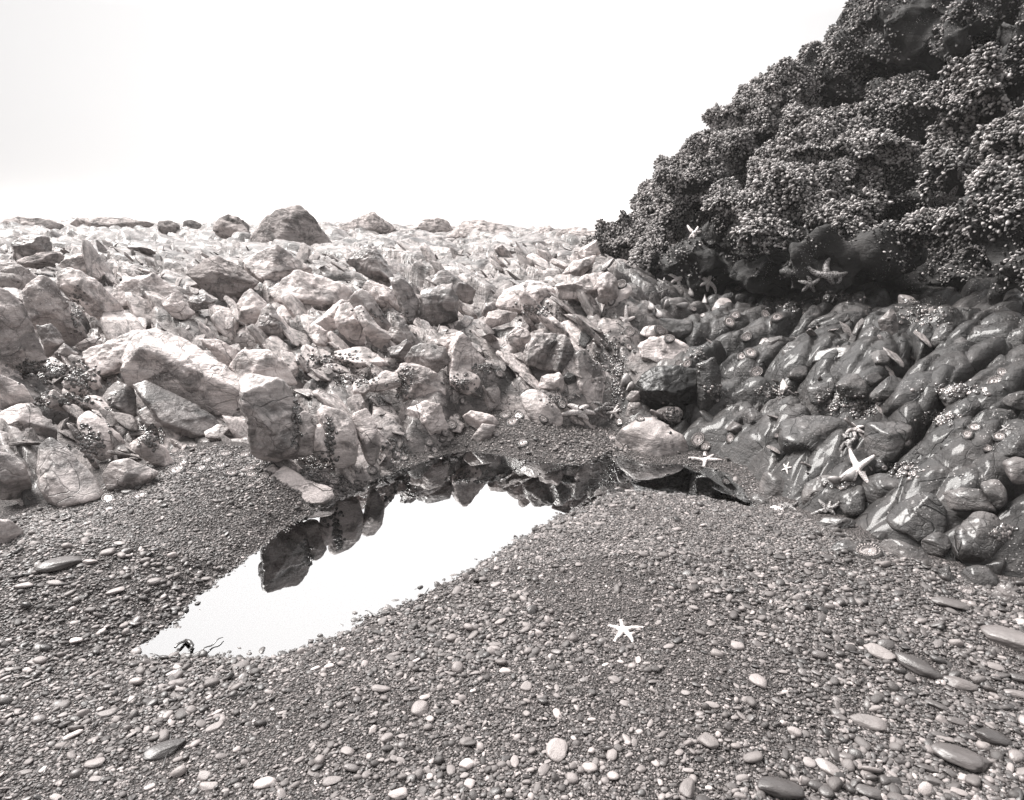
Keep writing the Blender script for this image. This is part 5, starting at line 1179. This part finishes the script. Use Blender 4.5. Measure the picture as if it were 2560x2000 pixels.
# ------------------------------------------------------------------ weed scraps and twigs by the pool
b = NB('dark_weed'); b.bsdf(tone(.02), .35, None, .5, .4); M['weed'] = b.m
def strand(label, pts, wid, name='seaweed_strand'):
    W_ = []
    for x, y in pts:
        q = tp('D', [(x, y)])[0]; h, D = hit(q[0], q[1]); W_.append([h[0], h[1], max(Hg(h[None, :2])[0], 0) + .010])
    W_ = np.array(W_); t_ = np.linspace(0, len(W_) - 1, 22); W2 = np.stack([np.interp(t_, np.arange(len(W_)), W_[:, k]) for k in range(3)], 1)
    W2[:, 2] += .004 * np.sin(t_ * 5); base = W2[0].copy(); W2 -= base; V, F = [], []
    for i_, p_ in enumerate(W2):
        d_ = W2[min(i_ + 1, 21)] - W2[max(i_ - 1, 0)]; d_ = unit(d_ + 1e-6); sd2 = unit(np.cross(d_, [0, 0, 1])); r_ = wid * (1.05 - .8 * abs(i_ / 21 - .4))
        for a in range(6): V.append(p_ + sd2 * math.cos(a * math.pi / 3) * r_ + np.array([0, 0, 1]) * math.sin(a * math.pi / 3) * r_ * .5)
        if i_:
            for a in range(6): F.append([(i_ - 1) * 6 + a, (i_ - 1) * 6 + (a + 1) % 6, i_ * 6 + (a + 1) % 6, i_ * 6 + a])
    tag(obj(name, mesh_arrays(name, np.array(V), np.array(F)), M['weed'], loc=base), label, 'seaweed')
strand('thin dark weed strand along the near right bank of the pool', [(780, 1312), (800, 1316), (850, 1310), (890, 1290), (915, 1262)], .004)
strand('dark weed scrap in the shallow near end of the pool', [(375, 1392), (398, 1378), (412, 1388), (405, 1398)], .008)
strand('short dark stem lying in the water near the weed scrap', [(430, 1398), (455, 1388), (478, 1376)], .004)
strand('fine weed thread at the left tip of the pool', [(320, 1402), (350, 1406), (390, 1408)], .003)
strand('crooked twig on the gravel left of the near centre', [(470, 1500), (520, 1480), (560, 1452)], .0022, 'twig')
strand('long thin twig lying on the lower left gravel', [(190, 1560), (250, 1520), (330, 1470), (372, 1440)], .0022, 'twig')
strand('short twig near the bottom left corner', [(95, 1655), (120, 1620), (150, 1585)], .0025, 'twig')
strand('thin stalk near the left gravel among the stones', [(350, 1640), (362, 1600), (368, 1560)], .0022, 'twig')

# ------------------------------------------------------------------ water of the pool
b = NB('pool_water'); v = b.coord('Object')
nrm = b.bump(b.noise(v, 5, 2), .0015, .12)
gl = b.n('ShaderNodeBsdfGlossy'); gl.inputs['Roughness'].default_value = .0; gl.inputs['Color'].default_value = (1, 1, 1, 1); b.l(nrm, gl.inputs['Normal'])
tr = b.n('ShaderNodeBsdfTransparent'); tr.inputs['Color'].default_value = tone(.50)
fr = b.n('ShaderNodeFresnel'); fr.inputs['IOR'].default_value = 3.7; b.l(nrm, fr.inputs['Normal'])
mx = b.n('ShaderNodeMixShader'); b.l(fr.outputs[0], mx.inputs[0]); b.l(tr.outputs[0], mx.inputs[1]); b.l(gl.outputs[0], mx.inputs[2]); b.l(mx.outputs[0], b.out.inputs[0])
lo_, hi_ = POOL.min(0) - .25, POOL.max(0) + .25
water = obj('pool_water', mesh_arrays('pool_water', np.array([(lo_[0], lo_[1], 0), (hi_[0], lo_[1], 0), (hi_[0], hi_[1], 0), (lo_[0], hi_[1], 0)]), np.array([[0, 1, 2, 3]])), b.m)
tag(water, None, None, kind='structure')

# ------------------------------------------------------------------ sea haze
b = NB('haze'); pv = b.n('ShaderNodeVolumePrincipled'); pv.inputs['Color'].default_value = (1, .99, .98, 1)
pv.inputs['Density'].default_value = HAZE; pv.inputs['Anisotropy'].default_value = .0; b.l(pv.outputs[0], b.out.inputs['Volume'])
bx = np.array([(x, y, z) for z in (-5.5, 6.5) for y in (-62, 5200) for x in (-4200, 4200)], float)
hz = obj('haze', mesh_arrays('haze', bx, np.array([[0, 2, 3, 1], [4, 5, 7, 6], [0, 1, 5, 4], [2, 6, 7, 3], [0, 4, 6, 2], [1, 3, 7, 5]]), False), b.m)
tag(hz, None, None, kind='stuff')
